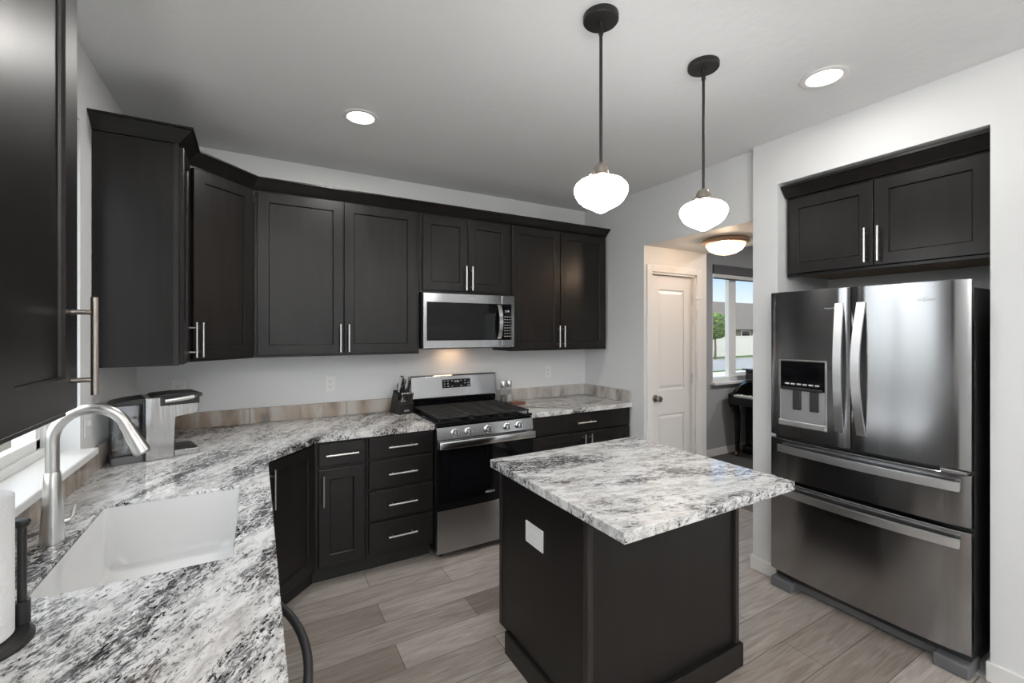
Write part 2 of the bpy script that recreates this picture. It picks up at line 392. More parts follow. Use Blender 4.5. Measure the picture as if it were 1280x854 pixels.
# left wall with the sink window
b = B(); b.sheet([(-7.2, 0), (0.0, 0), (0.0, ZC), (-7.2, ZC)], [[(-2.24, 1.02), (-1.0, 1.02), (-1.0, 2.41), (-2.24, 2.41)]], XL-0.2, XL, 'X'); struct(b, 'wall_left', M['wall'])
b = B(); b.box(XL-0.2, 2.61, 0.0, 0.2, 0, ZC); struct(b, 'wall_back', M['wall'])
# right wall: closet corner, passage, header, fridge alcove
b = B(); b.box(XR, XR+0.02, -0.78, 0, 0, ZC); b.box(XR, 2.61, -1.76, -0.78, 2.262, ZC); struct(b, 'wall_right', M['wall'])
b = B(); b.sheet([(-7.2, 0), (-1.76, 0), (-1.76, ZC), (-7.2, ZC)], [[(-2.838, 0.0005), (-1.918, 0.0005), (-1.918, 2.445), (-2.838, 2.445)]], XF, 2.46, 'X', bev=0.0)
struct(b, 'wall_alcove', M['wall'])
b = B(); b.box(2.352, 2.46, -2.838, -1.918, 0, 2.445); struct(b, 'wall_alcove_back', M['wall'])
# closet wall with the pantry door hole; its return into the further room
DX0, DX1, DZ = 1.884, 2.462, 2.045
b = B(); b.sheet([(XR+0.02, 0), (2.61, 0), (2.61, 2.262), (XR+0.02, 2.262)], [[(DX0, 0.0005), (DX1, 0.0005), (DX1, DZ), (DX0, DZ)]], -0.78, -0.68, 'Y'); struct(b, 'wall_closet', M['hallwall'])
b = B(); b.box(2.57, 2.61, -0.68, 0.0, 0, ZC); struct(b, 'wall_closet_side', M['greywall'])
WX0, WX1, WZ0, WZ1 = 3.815, 5.55, 0.90, 2.36
b = B(); b.sheet([(2.61, 0), (6.6, 0), (6.6, ZC), (2.61, ZC)], [[(WX0, WZ0), (WX1, WZ0), (WX1, WZ1), (WX0, WZ1)]], 0.03, 0.2, 'Y'); struct(b, 'wall_music_room', M['greywall'])
b = B(); b.box(6.5, 6.6, -3.6, 0.03, 0, ZC); struct(b, 'wall_far', M['greywall'])
b = B(); b.box(2.46, 6.6, -3.6, -3.5, 0, ZC); struct(b, 'wall_near_side', M['greywall'])
# wall behind the camera, unseen; its glazed opening is added to bring in daylight
b = B(); b.sheet([(XL, 0), (XF, 0), (XF, ZC), (XL, ZC)], [[(-1.4, 0.08), (1.4, 0.08), (1.4, 2.15), (-1.4, 2.15)]], -7.2, -7.0, 'Y'); struct(b, 'wall_rear', M['wall'])
b = B()
for x0, x1 in ((-1.4, -1.34), (1.34, 1.4), (-0.035, 0.035)): b.box(x0, x1, -7.12, -7.06, 0.08, 2.15)
b.box(-1.4, 1.4, -7.12, -7.06, 2.09, 2.15); b.box(-1.4, 1.4, -7.12, -7.06, 0.08, 0.14)
w3 = struct(b, 'added_window', M['vinyl'])
B().box(-1.34, 1.34, -7.093, -7.089, 0.14, 2.09).done('pane', M['glass'], w3)
# baseboards
def bboard(name, boxes):
    b = B()
    for q in boxes: b.box(*q, bev=0.004)
    return struct(b, name, M['trim'])
bboard('baseboard_alcove', [(XF-0.013, XF, -1.918, -1.752, 0, 0.085), (XF-0.013, XF+0.5, -1.76, -1.747, 0, 0.085), (XF, XF+0.28, -1.918, -1.931, 0, 0.085)])
bboard('baseboard_right', [(XF-0.013, XF, -7.0, -2.83, 0, 0.085), (XF-0.013, XF+0.3, -2.838, -2.826, 0, 0.085)])
bboard('baseboard_closet', [(XR-0.012, XR, -0.78, -0.655, 0, 0.085)])
bboard('baseboard_music_room', [(2.61, 6.5, 0.017, 0.03, 0, 0.09)])
# recessed sink window: jamb lining, sash, glass, sill
b = B(); y0, y1, z0, z1 = -2.24, -1.0, 1.03, 2.41
for q in ((y0, y0+0.045, z0, z1), (y1-0.045, y1, z0, z1), (y0, y1, z1-0.045, z1), (y0, y1, z0, z0+0.045)): b.box(XL-0.15, XL-0.09, q[0], q[1], q[2], q[3], 0.004)
w1 = struct(b, 'window_1', M['vinyl'])
b = B(); ym = (y0+y1)/2
for ya, yb in ((y0+0.045, ym+0.02), (ym-0.02, y1-0.045)):
    for q in ((ya, ya+0.04, z0+0.045, z1-0.045), (yb-0.04, yb, z0+0.045, z1-0.045), (ya, yb, z0+0.045, z0+0.085), (ya, yb, z1-0.085, z1-0.045)): b.box(XL-0.14, XL-0.105, *q, 0.003)
b.done('sash', M['vinyl'], w1)
B().box(XL-0.124, XL-0.12, y0+0.07, y1-0.07, z0+0.07, z1-0.07).done('pane', M['glass'], w1)
b = B(); b.box(XL-0.09, XL+0.055, -2.255, -0.985, 1.018, 1.046, 0.005); struct(b, 'trim_1', M['trim'])
# music room window
b = B(); fy0, fy1 = 0.06, 0.13
for q in ((WX0, WX0+0.05, WZ0, WZ1), (WX1-0.05, WX1, WZ0, WZ1), (WX0, WX1, WZ1-0.05, WZ1), (WX0, WX1, WZ0, WZ0+0.06)): b.box(q[0], q[1], fy0, fy1, q[2], q[3], 0.004)
b.box(4.20, 4.34, fy0+0.01, fy1, WZ0, WZ1, 0.004); b.box(5.0, 5.1, fy0+0.01, fy1, WZ0, WZ1, 0.004)
b.box(4.34, 5.05, fy0+0.02, fy1, WZ0+0.05, WZ0+0.1, 0.004)
w2 = struct(b, 'window_2', M['vinyl'])
B().box(WX0+0.03, WX1-0.03, 0.098, 0.102, WZ0+0.04, WZ1-0.04).done('pane', M['glass'], w2)
b = B(); b.box(WX0-0.03, WX1+0.03, -0.03, 0.06, WZ0-0.025, WZ0+0.004, 0.005); struct(b, 'trim_2', M['trim'])
b = B(); b.box(WX0+0.004, WX1-0.004, 0.012, 0.058, WZ1-0.115, WZ1-0.002, 0.01)
rs = thing('roller_shade', 'dark grey rolled up shade across the top of the far room window', 'blind', (WX0, 0.03, WZ1))
o = b.done('cassette', M['shade'], None); o.parent = rs; o.matrix_parent_inverse = Matrix.Translation((-WX0, -0.03, -WZ1))
o = B().box(WX0+0.02, WX1-0.02, 0.028, 0.032, WZ1-0.16, WZ1-0.11).done('fabric', M['trim'], rs); o.matrix_parent_inverse = Matrix.Translation((-WX0, -0.03, -WZ1))
o = B().box(WX0+0.02, WX1-0.02, 0.022, 0.038, WZ1-0.178, WZ1-0.16, 0.004).done('bottom_bar', M['shade'], rs); o.matrix_parent_inverse = Matrix.Translation((-WX0, -0.03, -WZ1))
# pantry door
d = B(); dy = -0.745
def panel_door(b, x0, x1, z0, z1, y, th, panels):
    b.box(x0, x1, y+0.008, y+th, z0, z1)
    t_ = 0.008
    xs = panels[0][0], panels[0][1]
    b.box(x0, xs[0], y, y+t_, z0, z1); b.box(xs[1], x1, y, y+t_, z0, z1)
    zz = [z0]+[v for p in panels for v in (p[2], p[3])]+[z1]
    for k in range(0, len(zz), 2): b.box(xs[0], xs[1], y, y+t_, zz[k], zz[k+1])
    for p in panels:
        i = 0.035
        b2 = bmesh.new()
        def rg(k, yy): return [b2.verts.new((a, yy, c)) for a, c in ((p[0]+k, p[2]+k), (p[1]-k, p[2]+k), (p[1]-k, p[3]-k), (p[0]+k, p[3]-k))]
        r_ = [rg(0, y+0.0081), rg(0.012, y+0.0080), rg(i, y+0.002)]
        for A_, C_ in zip(r_, r_[1:]):
            for k in range(4): b2.faces.new((A_[k], A_[(k+1) % 4], C_[(k+1) % 4], C_[k]))
        b2.faces.new(r_[-1]); b._take(b2)
panel_door(d, DX0+0.02, DX1-0.02, 0.012, DZ-0.02, dy, 0.035, [(DX0+0.12, DX1-0.12, 0.20, 0.80), (DX0+0.12, DX1-0.12, 1.02, 1.90)])
dr = struct(d, 'door_1', M['trim'])
b = B(); b.lathe([(0.0, 0), (0.032, 0), (0.032, 0.006), (0.012, 0.012), (0.011, 0.03), (0.022, 0.036), (0.029, 0.05), (0.024, 0.063), (0, 0.068)], (DX0+0.085, dy, 0.95), 24, (0, -1, 0)); b.done('knob', M['darknickel'], dr, True)
for z in (1.82, 1.10, 0.25):
    B().box(DX1-0.024, DX1-0.012, dy-0.012, dy+0.004, z-0.045, z+0.045, 0.003).done('hinge', M['nickel'], dr)
b = B(); b.box(DX1-0.035, DX1+0.05, dy-0.058, dy-0.05, 1.83, 1.845, 0.003); b.box(DX1-0.006, DX1+0.012, dy-0.055, dy-0.035, 1.72, 1.85, 0.003); b.done('swing_latch', M['white'], dr)
b = B(); cw = 0.058; cy0, cy1 = -0.795, -0.779
b.box(DX0-cw, DX0, cy0, cy1, 0, DZ+cw, 0.003); b.box(DX1, DX1+cw, cy0, cy1, 0, DZ+cw, 0.003); b.box(DX0-0.001, DX1+0.001, cy0, cy1, DZ, DZ+cw, 0.003)
for x0, x1 in ((DX0, DX0+0.016), (DX1-0.016, DX1)): b.box(x0, x1, -0.78, -0.69, 0, DZ)
b.box(DX0, DX1, -0.78, -0.69, DZ-0.016, DZ); struct(b, 'trim_3', M['trim'])

# ------------------------------------------------------------------ outside
b = B(); b.box(-60, 90, -40, 90, -0.6, -0.25); struct(b, 'lawn', M['lawn'])
b = B(); b.box(-2, 90, 9.3, 14.6, -0.25, -0.235); struct(b, 'road', M['road'])
b = B(); b.box(-2, 90, 7.4, 8.7, -0.25, -0.225); struct(b, 'sidewalk', M['concrete'])
b = B(); b.box(-14, -2.2, -7.6, 16, -0.25, -0.24); struct(b, 'yard_soil', M['soil'])
b = B(); b.box(-6, 6, -14, -7.6, -0.25, -0.05); struct(b, 'bounce_patio', M['concrete'])  # unseen pale slab added to bounce daylight up onto the ceiling
fn = thing('vinyl_fence', 'long pale vinyl fence across the street beyond the far window', 'fence', (25, 15.8, -0.25))
b = B(); b.box(-20, 40, -0.02, 0.02, 0.05, 1.42); b.box(-20, 40, -0.04, 0.04, 1.38, 1.45); b.box(-20, 40, -0.04, 0.04, 0.05, 0.15); b.done('panel', M['fencev'], fn)
for k in range(10): B().box(-2+2.4*k-0.06, -2+2.4*k+0.06, -0.062, 0.062, 0, 1.52, 0.01).done('post', M['fencev'], fn)
hs = thing('house', 'tan house with a broad brown shingle roof behind the pale fence', 'house', (38, 24, -0.25))
b = B(); b.box(-16, 22, 0.6, 14, 0, 2.0); b.done('wall', M['siding'], hs)
b = B(); b.prism([(0, 1.95), (7, 4.15), (14.6, 1.95)], -17, 1.6, 'X'); b.prism([(-0.4, 1.95), (7.5, 5.4), (15, 1.95)], 1.0, 23, 'X'); b.done('roof', M['shingle'], hs)
B().cyl((-0.8, 3.2, 2.9), (-0.8, 3.2, 4.1), 0.16, n=12).done('roof_vent', M['vinyl'], hs, True)
for k in range(7):
    wf = B().box(-8+2.6*k-0.75, -8+2.6*k+0.75, 0.54, 0.62, 1.2, 1.85).done('window', M['vinyl'], hs)
    B().box(-8+2.6*k-0.65, -8+2.6*k+0.65, 0.52, 0.56, 1.28, 1.78).done('pane', M['blackgloss'], wf)
tr = thing('street_tree', 'young leafy green tree in front of the pale fence', 'tree', (23.9, 14.4, -0.25))
B().tube([(0, 0, 0), (0.03, 0, 0.8), (-0.02, 0, 1.6), (0, 0, 2.3)], 0.06, 8, [0.08, 0.06, 0.05, 0.03]).done('trunk', M['bark'], tr, True)
b = B(); rnd = random.Random(7); bb = b.bm
for k in range(1500):
    a, h = rnd.uniform(0, 2*PI), rnd.uniform(-1, 1); rr = (1-h*h)**0.5*rnd.uniform(0.45, 1.0)*1.0
    c = Vector((rr*math.cos(a), rr*math.sin(a), 2.05+0.78*h+0.1*rnd.random())); s_ = rnd.uniform(0.06, 0.12)
    u = Vector((rnd.uniform(-1, 1), rnd.uniform(-1, 1), rnd.uniform(-1, 1))).normalized(); v = u.orthogonal().normalized()
    bb.faces.new([bb.verts.new(c+u*s_), bb.verts.new(c+v*s_*0.6), bb.verts.new(c-u*s_), bb.verts.new(c-v*s_*0.6)])
b.done('foliage', M['leaf'], tr)

# ------------------------------------------------------------------ upper cabinets
G_UP = None
UB = 1.372
R90, R45 = PI/2, PI/4
def cab(name, label, loc, rz): return thing(name, label, 'cabinet', loc, rz)
def add_door(root, x0, x1, z0, z1, y, hx=None, hz=None, vertical=True, mat='nickel'):
    dd = B().shaker(x0, x1, z0, z1, y).done('door', M['cab'], root)
    if hx is not None: pull(dd, hx, y, hz, vertical=vertical, mat=mat)
    return dd
def add_drawer(root, x0, x1, z0, z1, y, L=0.185):
    dd = B().box(x0, x1, y, y+0.019, z0, z1, 0.003).done('drawer', M['cab'], root)
    pull(dd, (x0+x1)/2, y, (z0+z1)/2, L, False); return dd
# double cabinet left of the microwave
c = cab('wall_cabinet', 'tall two-door dark wall cabinet left of the microwave', (-1.055, 0, UB), 0)
B().box(0, 1.045, -0.325, -0.002, 0, 1.035, 0.002).done('body', M['cab'], c)
add_door(c, 0.018, 0.518, 0.014, 1.025, -0.346, 0.498, 0.118); add_door(c, 0.525, 1.018, 0.014, 1.025, -0.346, 0.551, 0.118)
# above the microwave
c = cab('wall_cabinet', 'short two-door dark wall cabinet directly above the microwave', (-0.008, 0, 1.822), 0)
B().box(0, 0.766, -0.325, -0.002, 0, 0.585, 0.002).done('body', M['cab'], c)
add_door(c, 0.022, 0.378, 0.018, 0.567, -0.346, 0.356, 0.118); add_door(c, 0.385, 0.742, 0.018, 0.567, -0.346, 0.407, 0.118)
# right of the microwave
c = cab('wall_cabinet', 'tall two-door dark wall cabinet right of the microwave reflecting warm lamp light', (0.760, 0, UB), 0)
B().box(0, 1.020, -0.325, -0.002, 0, 1.035, 0.002).done('body', M['cab'], c)
add_door(c, 0.008, 0.484, 0.014, 1.025, -0.346, 0.462, 0.118); add_door(c, 0.491, 0.992, 0.014, 1.025, -0.346, 0.514, 0.118)
# diagonal corner
c = cab('corner_wall_cabinet', 'single-door dark wall cabinet set diagonally across the room corner', (XL, 0, UB), 0)
B().prism([(0.002, -0.002), (0.617, -0.002), (0.617, -0.325), (0.310, -0.612), (0.002, -0.612)], 0, 1.045, 'Z').done('body', M['cab'], c)
fr = bpy.data.objects.new('front', None)
mid = Vector((0.4635, -0.4685, 0)); ln = math.hypot(0.307, 0.287); ang = math.atan2(0.287, 0.307)
dm = Matrix.Translation(mid) @ Matrix.Rotation(ang, 4, 'Z')
bd = B().shaker(-ln/2+0.03, ln/2-0.018, 0.014, 1.03, -0.0205); bd.bm.transform(dm); dd = bd.done('door', M['cab'], c)
hb = B(); q = -ln/2+0.058; hb.cyl((q, -0.0525, 0.025), (q, -0.0525, 0.21), 0.006, n=14)
for k in (0.054, 0.182): hb.cyl((q, -0.02, k), (q, -0.0525, k), 0.0048, n=10)
hb.bm.transform(dm); hb.done('handle', M['nickel'], dd, True)
# narrow cabinet on the window wall
c = cab('wall_cabinet', 'narrow dark wall cabinet beside the sink window with its plain side showing', (XL, -0.857, UB), R90)
B().box(0, 0.243, -0.310, -0.002, 0, 1.055, 0.002).done('body', M['cab'], c)
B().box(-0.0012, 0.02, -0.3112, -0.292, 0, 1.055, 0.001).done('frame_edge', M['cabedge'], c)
add_door(c, 0.012, 0.234, 0.004, 1.045, -0.331, 0.206, 0.118)
# foreground cabinet
c = cab('wall_cabinet', 'dark wall cabinet close to the camera on the near side of the sink window', (XL, -2.68, UB), R90)
B().box(0, 0.365, -0.314, -0.002, 0, 1.055, 0.002).done('body', M['cab'], c)
add_door(c, 0.03, 0.350, 0.016, 1.045, -0.334, 0.319, 0.136, mat='darknickel')
# crown moulding swept along the tops
def sweep(path, prof, name, mat):
    b = B(); n = len(path); t = bmesh.new(); rings = []
    for i, (x, y, z) in enumerate(path):
        def nrm(a, c_): d_ = Vector((c_[0]-a[0], c_[1]-a[1])).normalized(); return Vector((d_.y, -d_.x))
        ns_ = []
        if i > 0: ns_.append(nrm(path[i-1], path[i]))
        if i < n-1: ns_.append(nrm(path[i], path[i+1]))
        if len(ns_) == 2:
            m_ = (ns_[0]+ns_[1]).normalized(); m_ = m_/max(0.3, m_.dot(ns_[0]))
        else: m_ = ns_[0]
        rings.append([t.verts.new((x+m_.x*o_, y+m_.y*o_, z+h_)) for o_, h_ in prof])
    for a, c_ in zip(rings, rings[1:]):
        for k in range(len(prof)): t.faces.new((a[k], a[(k+1) % len(prof)], c_[(k+1) % len(prof)], c_[k]))
    t.faces.new(rings[0]); t.faces.new(rings[-1]); b._take(t)
    return b.done(name, mat)
CROWN = [(-0.02, 0), (0.004, 0), (0.008, 0.006), (0.058, 0.055), (0.066, 0.057), (0.066, 0.066), (-0.02, 0.066)]
o = sweep([(XL+0.002, -0.857, 2.429), (XL+0.310, -0.857, 2.429), (XL+0.310, -0.612, 2.420), (XL+0.617, -0.325, 2.407), (1.782, -0.325, 2.4075)], CROWN, 'crown_molding', M['cab'])
tag(o, 'long dark crown molding running along the tops of the corner wall cabinets', 'molding')
# cabinet in the fridge alcove
c = cab('wall_cabinet', 'two-door dark cabinet in the alcove above the fridge', (1.85, -1.925, 1.873), -R90)
B().box(0.0, 0.908, 0.0, 0.498, 0.02, 0.49, 0.002).done('body', M['cab'], c)
B().box(0.018, 0.890, 0.012, 0.49, 0.012, 0.021).done('underside', M['rawwood'], c, label='unstained wooden underside')
b = B(); b.box(0.0, 0.908, 0.0, 0.018, 0, 0.021); b.done('bottom_rail', M['cab'], c)
add_door(c, 0.01, 0.453, 0.016, 0.475, -0.021, 0.425, 0.128); add_door(c, 0.458, 0.9, 0.016, 0.475, -0.021, 0.484, 0.128)
o = sweep([(1.85, -1.925, 2.362), (1.85, -2.83, 2.362)], [(-0.02, 0), (0.022, 0), (0.026, 0.006), (0.070, 0.055), (0.076, 0.057), (0.076, 0.068), (-0.02, 0.068)], 'crown_molding', M['cab'])
tag(o, 'short dark crown molding above the cabinet over the fridge', 'molding')

# ------------------------------------------------------------------ base cabinets
KZ = 0.876
c = cab('base_cabinet', 'dark base cabinet with one drawer over one door beside the diagonal corner', (-0.745, 0, 0), 0)
b = B(); b.box(0, 0.298, -0.61, -0.002, 0.1, KZ-0.002, 0.002); b.done('body', M['cab'], c)
B().box(0, 0.298, -0.535, -0.52, 0, 0.1).done('toe_kick', M['toe'], c)
add_drawer(c, 0.024, 0.286, 0.728, 0.862, -0.631); add_door(c, 0.024, 0.286, 0.13, 0.708, -0.631, 0.048, 0.588)
c = cab('drawer_cabinet', 'dark base cabinet with a stack of four drawers left of the range', (-0.445, 0, 0), 0)
B().box(0, 0.441, -0.61, -0.002, 0.1, KZ-0.002, 0.002).done('body', M['cab'], c); B().box(0, 0.441, -0.535, -0.52, 0, 0.1).done('toe_kick', M['toe'], c)
for z0, z1 in ((0.733, 0.865), (0.543, 0.714), (0.345, 0.524), (0.135, 0.326)): add_drawer(c, 0.014, 0.433, z0, z1, -0.631)
c = cab('corner_base_cabinet', 'single-door dark base cabinet set diagonally under the corner countertop', (XL, 0, 0), 0)
B().prism([(0.002, -0.002), (0.927, -0.002), (0.927, -0.61), (0.652, -0.915), (0.002, -0.915)], 0.1, KZ-0.002, 'Z').done('body', M['cab'], c)
B().prism([(0.3, -0.3), (0.9, -0.3), (0.927, -0.535), (0.60, -0.87), (0.3, -0.87)], 0.0, 0.1, 'Z').done('toe_kick', M['toe'], c)
mid = Vector((0.7895, -0.7625, 0)); ln = math.hypot(0.275, 0.305); ang = math.atan2(0.305, 0.275)
dm = Matrix.Translation(mid) @ Matrix.Rotation(ang, 4, 'Z')
bd = B().shaker(-ln/2+0.012, ln/2-0.012, 0.13, 0.862, -0.0205); bd.bm.transform(dm); dd = bd.done('door', M['cab'], c)
hb = B(); q = -ln/2+0.038; hb.cyl((q, -0.0525, 0.625), (q, -0.0525, 0.83), 0.006, n=14)
for k in (0.66, 0.795): hb.cyl((q, -0.02, k), (q, -0.0525, k), 0.0048, n=10)
hb.bm.transform(dm); hb.done('handle', M['nickel'], dd, True)
c = cab('base_cabinet', 'wide dark base cabinet with a drawer over two doors right of the range', (0.768, 0, 0), 0)
B().box(0, 1.026, -0.61, -0.002, 0.1, KZ-0.002, 0.002).done('body', M['cab'], c); B().box(0, 1.026, -0.535, -0.52, 0, 0.1).done('toe_kick', M['toe'], c)
add_drawer(c, 0.012, 1.014, 0.728, 0.866, -0.631); add_door(c, 0.012, 0.53, 0.13, 0.712, -0.631, 0.501, 0.605); add_door(c, 0.536, 1.014, 0.13, 0.712, -0.631, 0.566, 0.605)
c = cab('sink_base_cabinet', 'dark base cabinet under the white sink', (XL, -2.065, 0), R90)
b = B(); b.box(0, 1.148, -0.632, -0.600, 0.1, KZ-0.002); b.box(0, 0.018, -0.60, -0.002, 0.1, KZ-0.002); b.box(1.13, 1.148, -0.60, -0.002, 0.1, KZ-0.002); b.box(0.018, 1.13, -0.60, -0.002, 0.1, 0.118)
b.done('body', M['cab'], c); B().box(0, 1.148, -0.56, -0.545, 0, 0.1).done('toe_kick', M['toe'], c)
add_door(c, 0.012, 0.57, 0.13, 0.862, -0.653, 0.54, 0.745); add_door(c, 0.576, 1.136, 0.13, 0.862, -0.653, 0.606, 0.745)
c = thing('dishwasher', 'stainless dishwasher under the near counter with a curved bar handle', 'dishwasher', (XL, -2.685, 0), R90)
B().box(0.005, 0.612, -0.60, -0.03, 0.1, KZ-0.004).done('body', M['black'], c)
dd = B().box(0.006, 0.610, -0.648, -0.601, 0.11, KZ-0.006, 0.004).done('door', M['steel_dk'], c)
pts = [(0.03+0.556*k/24, -0.648-0.085*math.sin(PI*k/24)**0.6, 0.80) for k in range(25)]
B().tube(pts, 0.010, 14).done('handle', M['charcoal'], dd, True, label='dark curved bar handle')
B().box(0.006, 0.610, -0.56, -0.545, 0.0, 0.1).done('toe_kick', M['toe'], c)
c = cab('base_cabinet', 'dark base cabinet beyond the dishwasher at the near counter end', (XL, -3.05, 0), R90)
B().box(0, 0.36, -0.632, -0.002, 0.1, KZ-0.002, 0.002).done('body', M['cab'], c); B().box(0, 0.36, -0.56, -0.545, 0, 0.1).done('toe_kick', M['toe'], c)
add_door(c, 0.012, 0.348, 0.13, 0.862, -0.653, 0.32, 0.745)

# ------------------------------------------------------------------ worktops and splashbacks
def rrect(x0, x1, y0, y1, r, n=6):
    out = []
    for cx_, cy_, a0 in ((x1-r, y1-r, 0), (x0+r, y1-r, PI/2), (x0+r, y0+r, PI), (x1-r, y0+r, 1.5*PI)):
        for k in range(n+1): a = a0+PI/2*k/n; out.append((cx_+r*math.cos(a), cy_+r*math.sin(a)))
    return out
SX0, SX1, SY0, SY1 = -1.515, -1.098, -2.04, -1.385
b = B(); b.sheet([(XL+0.003, -3.06), (-0.992, -3.06), (-0.992, -0.945), (-0.732, -0.645), (-0.004, -0.645), (-0.004, -0.003), (XL+0.003, -0.003)], [rrect(SX0, SX1, SY0, SY1, 0.012, 3)], 0.876, 0.914, 'Z', bev=0.003)
tag(b.done('countertop', M['granite_side']), 'L-shaped black and white granite countertop around the sink and corner', 'countertop')
b = B(); b.box(0.762, XR-0.003, -0.645, -0.003, 0.876, 0.914, 0.003)
tag(b.done('countertop', M['granite_isle']), 'short granite countertop right of the range', 'countertop')
b = B(); b.box(-0.057, 0.894, -2.472, -1.561, 0.876, 0.914, 0.003)
tag(b.done('countertop', M['granite_isle']), 'square granite top of the kitchen island', 'countertop')
def splash(name, label, mat, boxes):
    b = B()
    for q in boxes: b.box(*q, 0.0015, 1)
    return tag(b.done(name, mat), label, 'backsplash')
bx = []; xs = [XL+0.024, -1.38, -1.08, -0.77, -0.46, -0.15, -0.004]
for x0, x1 in zip(xs, xs[1:]): bx.append((x0+0.001, x1-0.001, -0.021, -0.002, 0.9145, 1.016))
ys = [-0.003, -0.30, -0.60, -0.90]
for y1_, y0_ in zip(ys, ys[1:]): bx.append((XL+0.002, XL+0.021, y0_+0.001, y1_-0.001, 0.9145, 1.016))
ys = [-0.90, -1.2, -1.5, -1.8, -2.1, -2.4, -2.7, -3.0]
for y1_, y0_ in zip(ys, ys[1:]): bx.append((XL+0.002, XL+0.021, y0_+0.001, y1_-0.001, 0.9145, 1.014))
splash('backsplash', 'low brown and grey stone backsplash along the corner countertop', M['splash'], bx)
bx = []; xs = [0.764, 0.83, 1.10, 1.42, 1.70, XR-0.024]
for x0, x1 in zip(xs, xs[1:]): bx.append((x0+0.001, x1-0.001, -0.021, -0.002, 0.9145, 1.016))
ys = [-0.003, -0.14, -0.40, -0.64]
for y1_, y0_ in zip(ys, ys[1:]): bx.append((XR-0.021, XR-0.002, y0_+0.001, y1_-0.001, 0.9145, 1.016))
splash('backsplash', 'low pale stone backsplash on the short counter right of the range', M['splash_pale'], bx)

# ------------------------------------------------------------------ island
c = thing('island_base', 'dark square kitchen island base with white outlet plate on its side', 'kitchen island', (0, -1.55, 0))
b = B()
b.box(0.0, 0.885, -0.665, -0.02, 0.1, 0.875); b.box(0.0, 0.885, -0.665, -0.075, 0.0, 0.1)
b.done('body', M['cab'], c)
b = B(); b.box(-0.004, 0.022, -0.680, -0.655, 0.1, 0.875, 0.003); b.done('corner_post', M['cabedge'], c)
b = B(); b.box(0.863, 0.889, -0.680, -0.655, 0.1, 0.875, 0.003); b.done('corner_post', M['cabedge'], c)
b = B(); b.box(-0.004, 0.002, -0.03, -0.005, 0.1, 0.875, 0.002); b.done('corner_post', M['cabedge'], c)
b = B(); b.box(-0.014, 0.899, -0.694, -0.664, 0.0, 0.105, 0.003); b.box(-0.014, 0.002, -0.694, -0.078, 0.0, 0.105, 0.003); b.box(0.884, 0.899, -0.694, -0.078, 0.0, 0.105, 0.003); b.done('base_molding', M['cab'], c)
for x0, x1, hx in ((0.012, 0.438, 0.41), (0.445, 0.873, 0.473)):
    bd = B().shaker(-x1, -x0, 0.12, 0.862, -0.0205); bd.bm.transform(Matrix.Translation((0, -0.021, 0)) @ Matrix.Rotation(PI, 4, 'Z')); bd.done('door', M['cab'], c)
def outlet(label, loc, rz, kind='outlet', w=0.072, h=0.116):
    o_ = thing('switch_plate' if kind == 'switch' else 'wall_outlet', label, 'switch' if kind == 'switch' else 'outlet', loc, rz)
    B().box(-w/2, w/2, -0.006, -0.0005, -h/2, h/2, 0.002).done('plate', M['white'], o_)
    if kind == 'switch': 
        B().box(-0.005, 0.005, -0.016, -0.005, -0.012, 0.012, 0.002).done('toggle', M['white'], o_)
    else:
        B().box(-0.017, 0.017, -0.0075, -0.005, -0.034, 0.034, 0.002).done('receptacle', M['white'], o_)
        for zz in (-0.019, 0.019):
            b = B(); b.box(-0.008, -0.006, -0.0085, -0.007, zz-0.005, zz+0.005); b.box(0.006, 0.008, -0.0085, -0.007, zz-0.004, zz+0.004); b.box(-0.002, 0.002, -0.0085, -0.007, zz-0.012, zz-0.008)
            b.done('slots', M['slot'], o_)
    return o_
outlet('white wall outlet above the corner counter left of the knife block', (-0.572, 0, 1.152), 0)
outlet('white wall outlet above the short counter right of the range', (1.348, 0, 1.152), 0)
outlet('wall outlet behind the coffee maker, half hidden', (-1.47, 0, 1.17), 0)
outlet('white switch plate on the window wall behind the faucet arch', (XL, -0.925, 1.14), R90, 'switch', 0.075)
o_ = thing('wall_outlet', 'white outlet plate mounted sideways on the island side', 'outlet', (0, -1.873, 0.653), -R90)
B().box(-0.068, 0.068, -0.006, -0.0005, -0.046, 0.046, 0.002).done('plate', M['white'], o_)
B().box(-0.034, 0.034, -0.0072, -0.005, -0.017, 0.017, 0.002).done('receptacle', M['white'], o_)

# ------------------------------------------------------------------ sink, faucet, towel holder
c = thing('kitchen_sink', 'white single-bowl undermount sink set in the granite below the window', 'sink', (0, 0, 0))
t = bmesh.new(); rings = []
for ins, z, r in ((0.0006, 0.903, 0.012), (0.004, 0.903, 0.012), (0.006, 0.84, 0.03), (0.010, 0.72, 0.05), (0.022, 0.697, 0.06), (0.05, 0.690, 0.06)):
    rings.append([t.verts.new((x_, y_, z)) for x_, y_ in rrect(SX0+ins, SX1-ins, SY0+ins, SY1-ins, r, 6)])
for a, d_ in zip(rings, rings[1:]):
    for k in range(len(a)): t.faces.new((a[k], a[(k+1) % len(a)], d_[(k+1) % len(a)], d_[k]))
t.faces.new(rings[-1]); b = B(); b._take(t); o = b.done('bowl', M['sink'], c, True)
md = o.modifiers.new('thickness', 'SOLIDIFY'); md.thickness = 0.0005; md.offset = -1
for f in o.data.polygons: pass
b = B(); b.lathe([(0.044, 0.6895), (0.044, 0.693), (0.03, 0.694), (0.0, 0.6925)], ((SX0+SX1)/2, (SY0+SY1)/2, 0), 24); b.done('drain', M['nickel'], c, True)
c = thing('faucet', 'brushed nickel gooseneck faucet arching over the white sink', 'faucet', (-1.562, -1.68, 0.914))
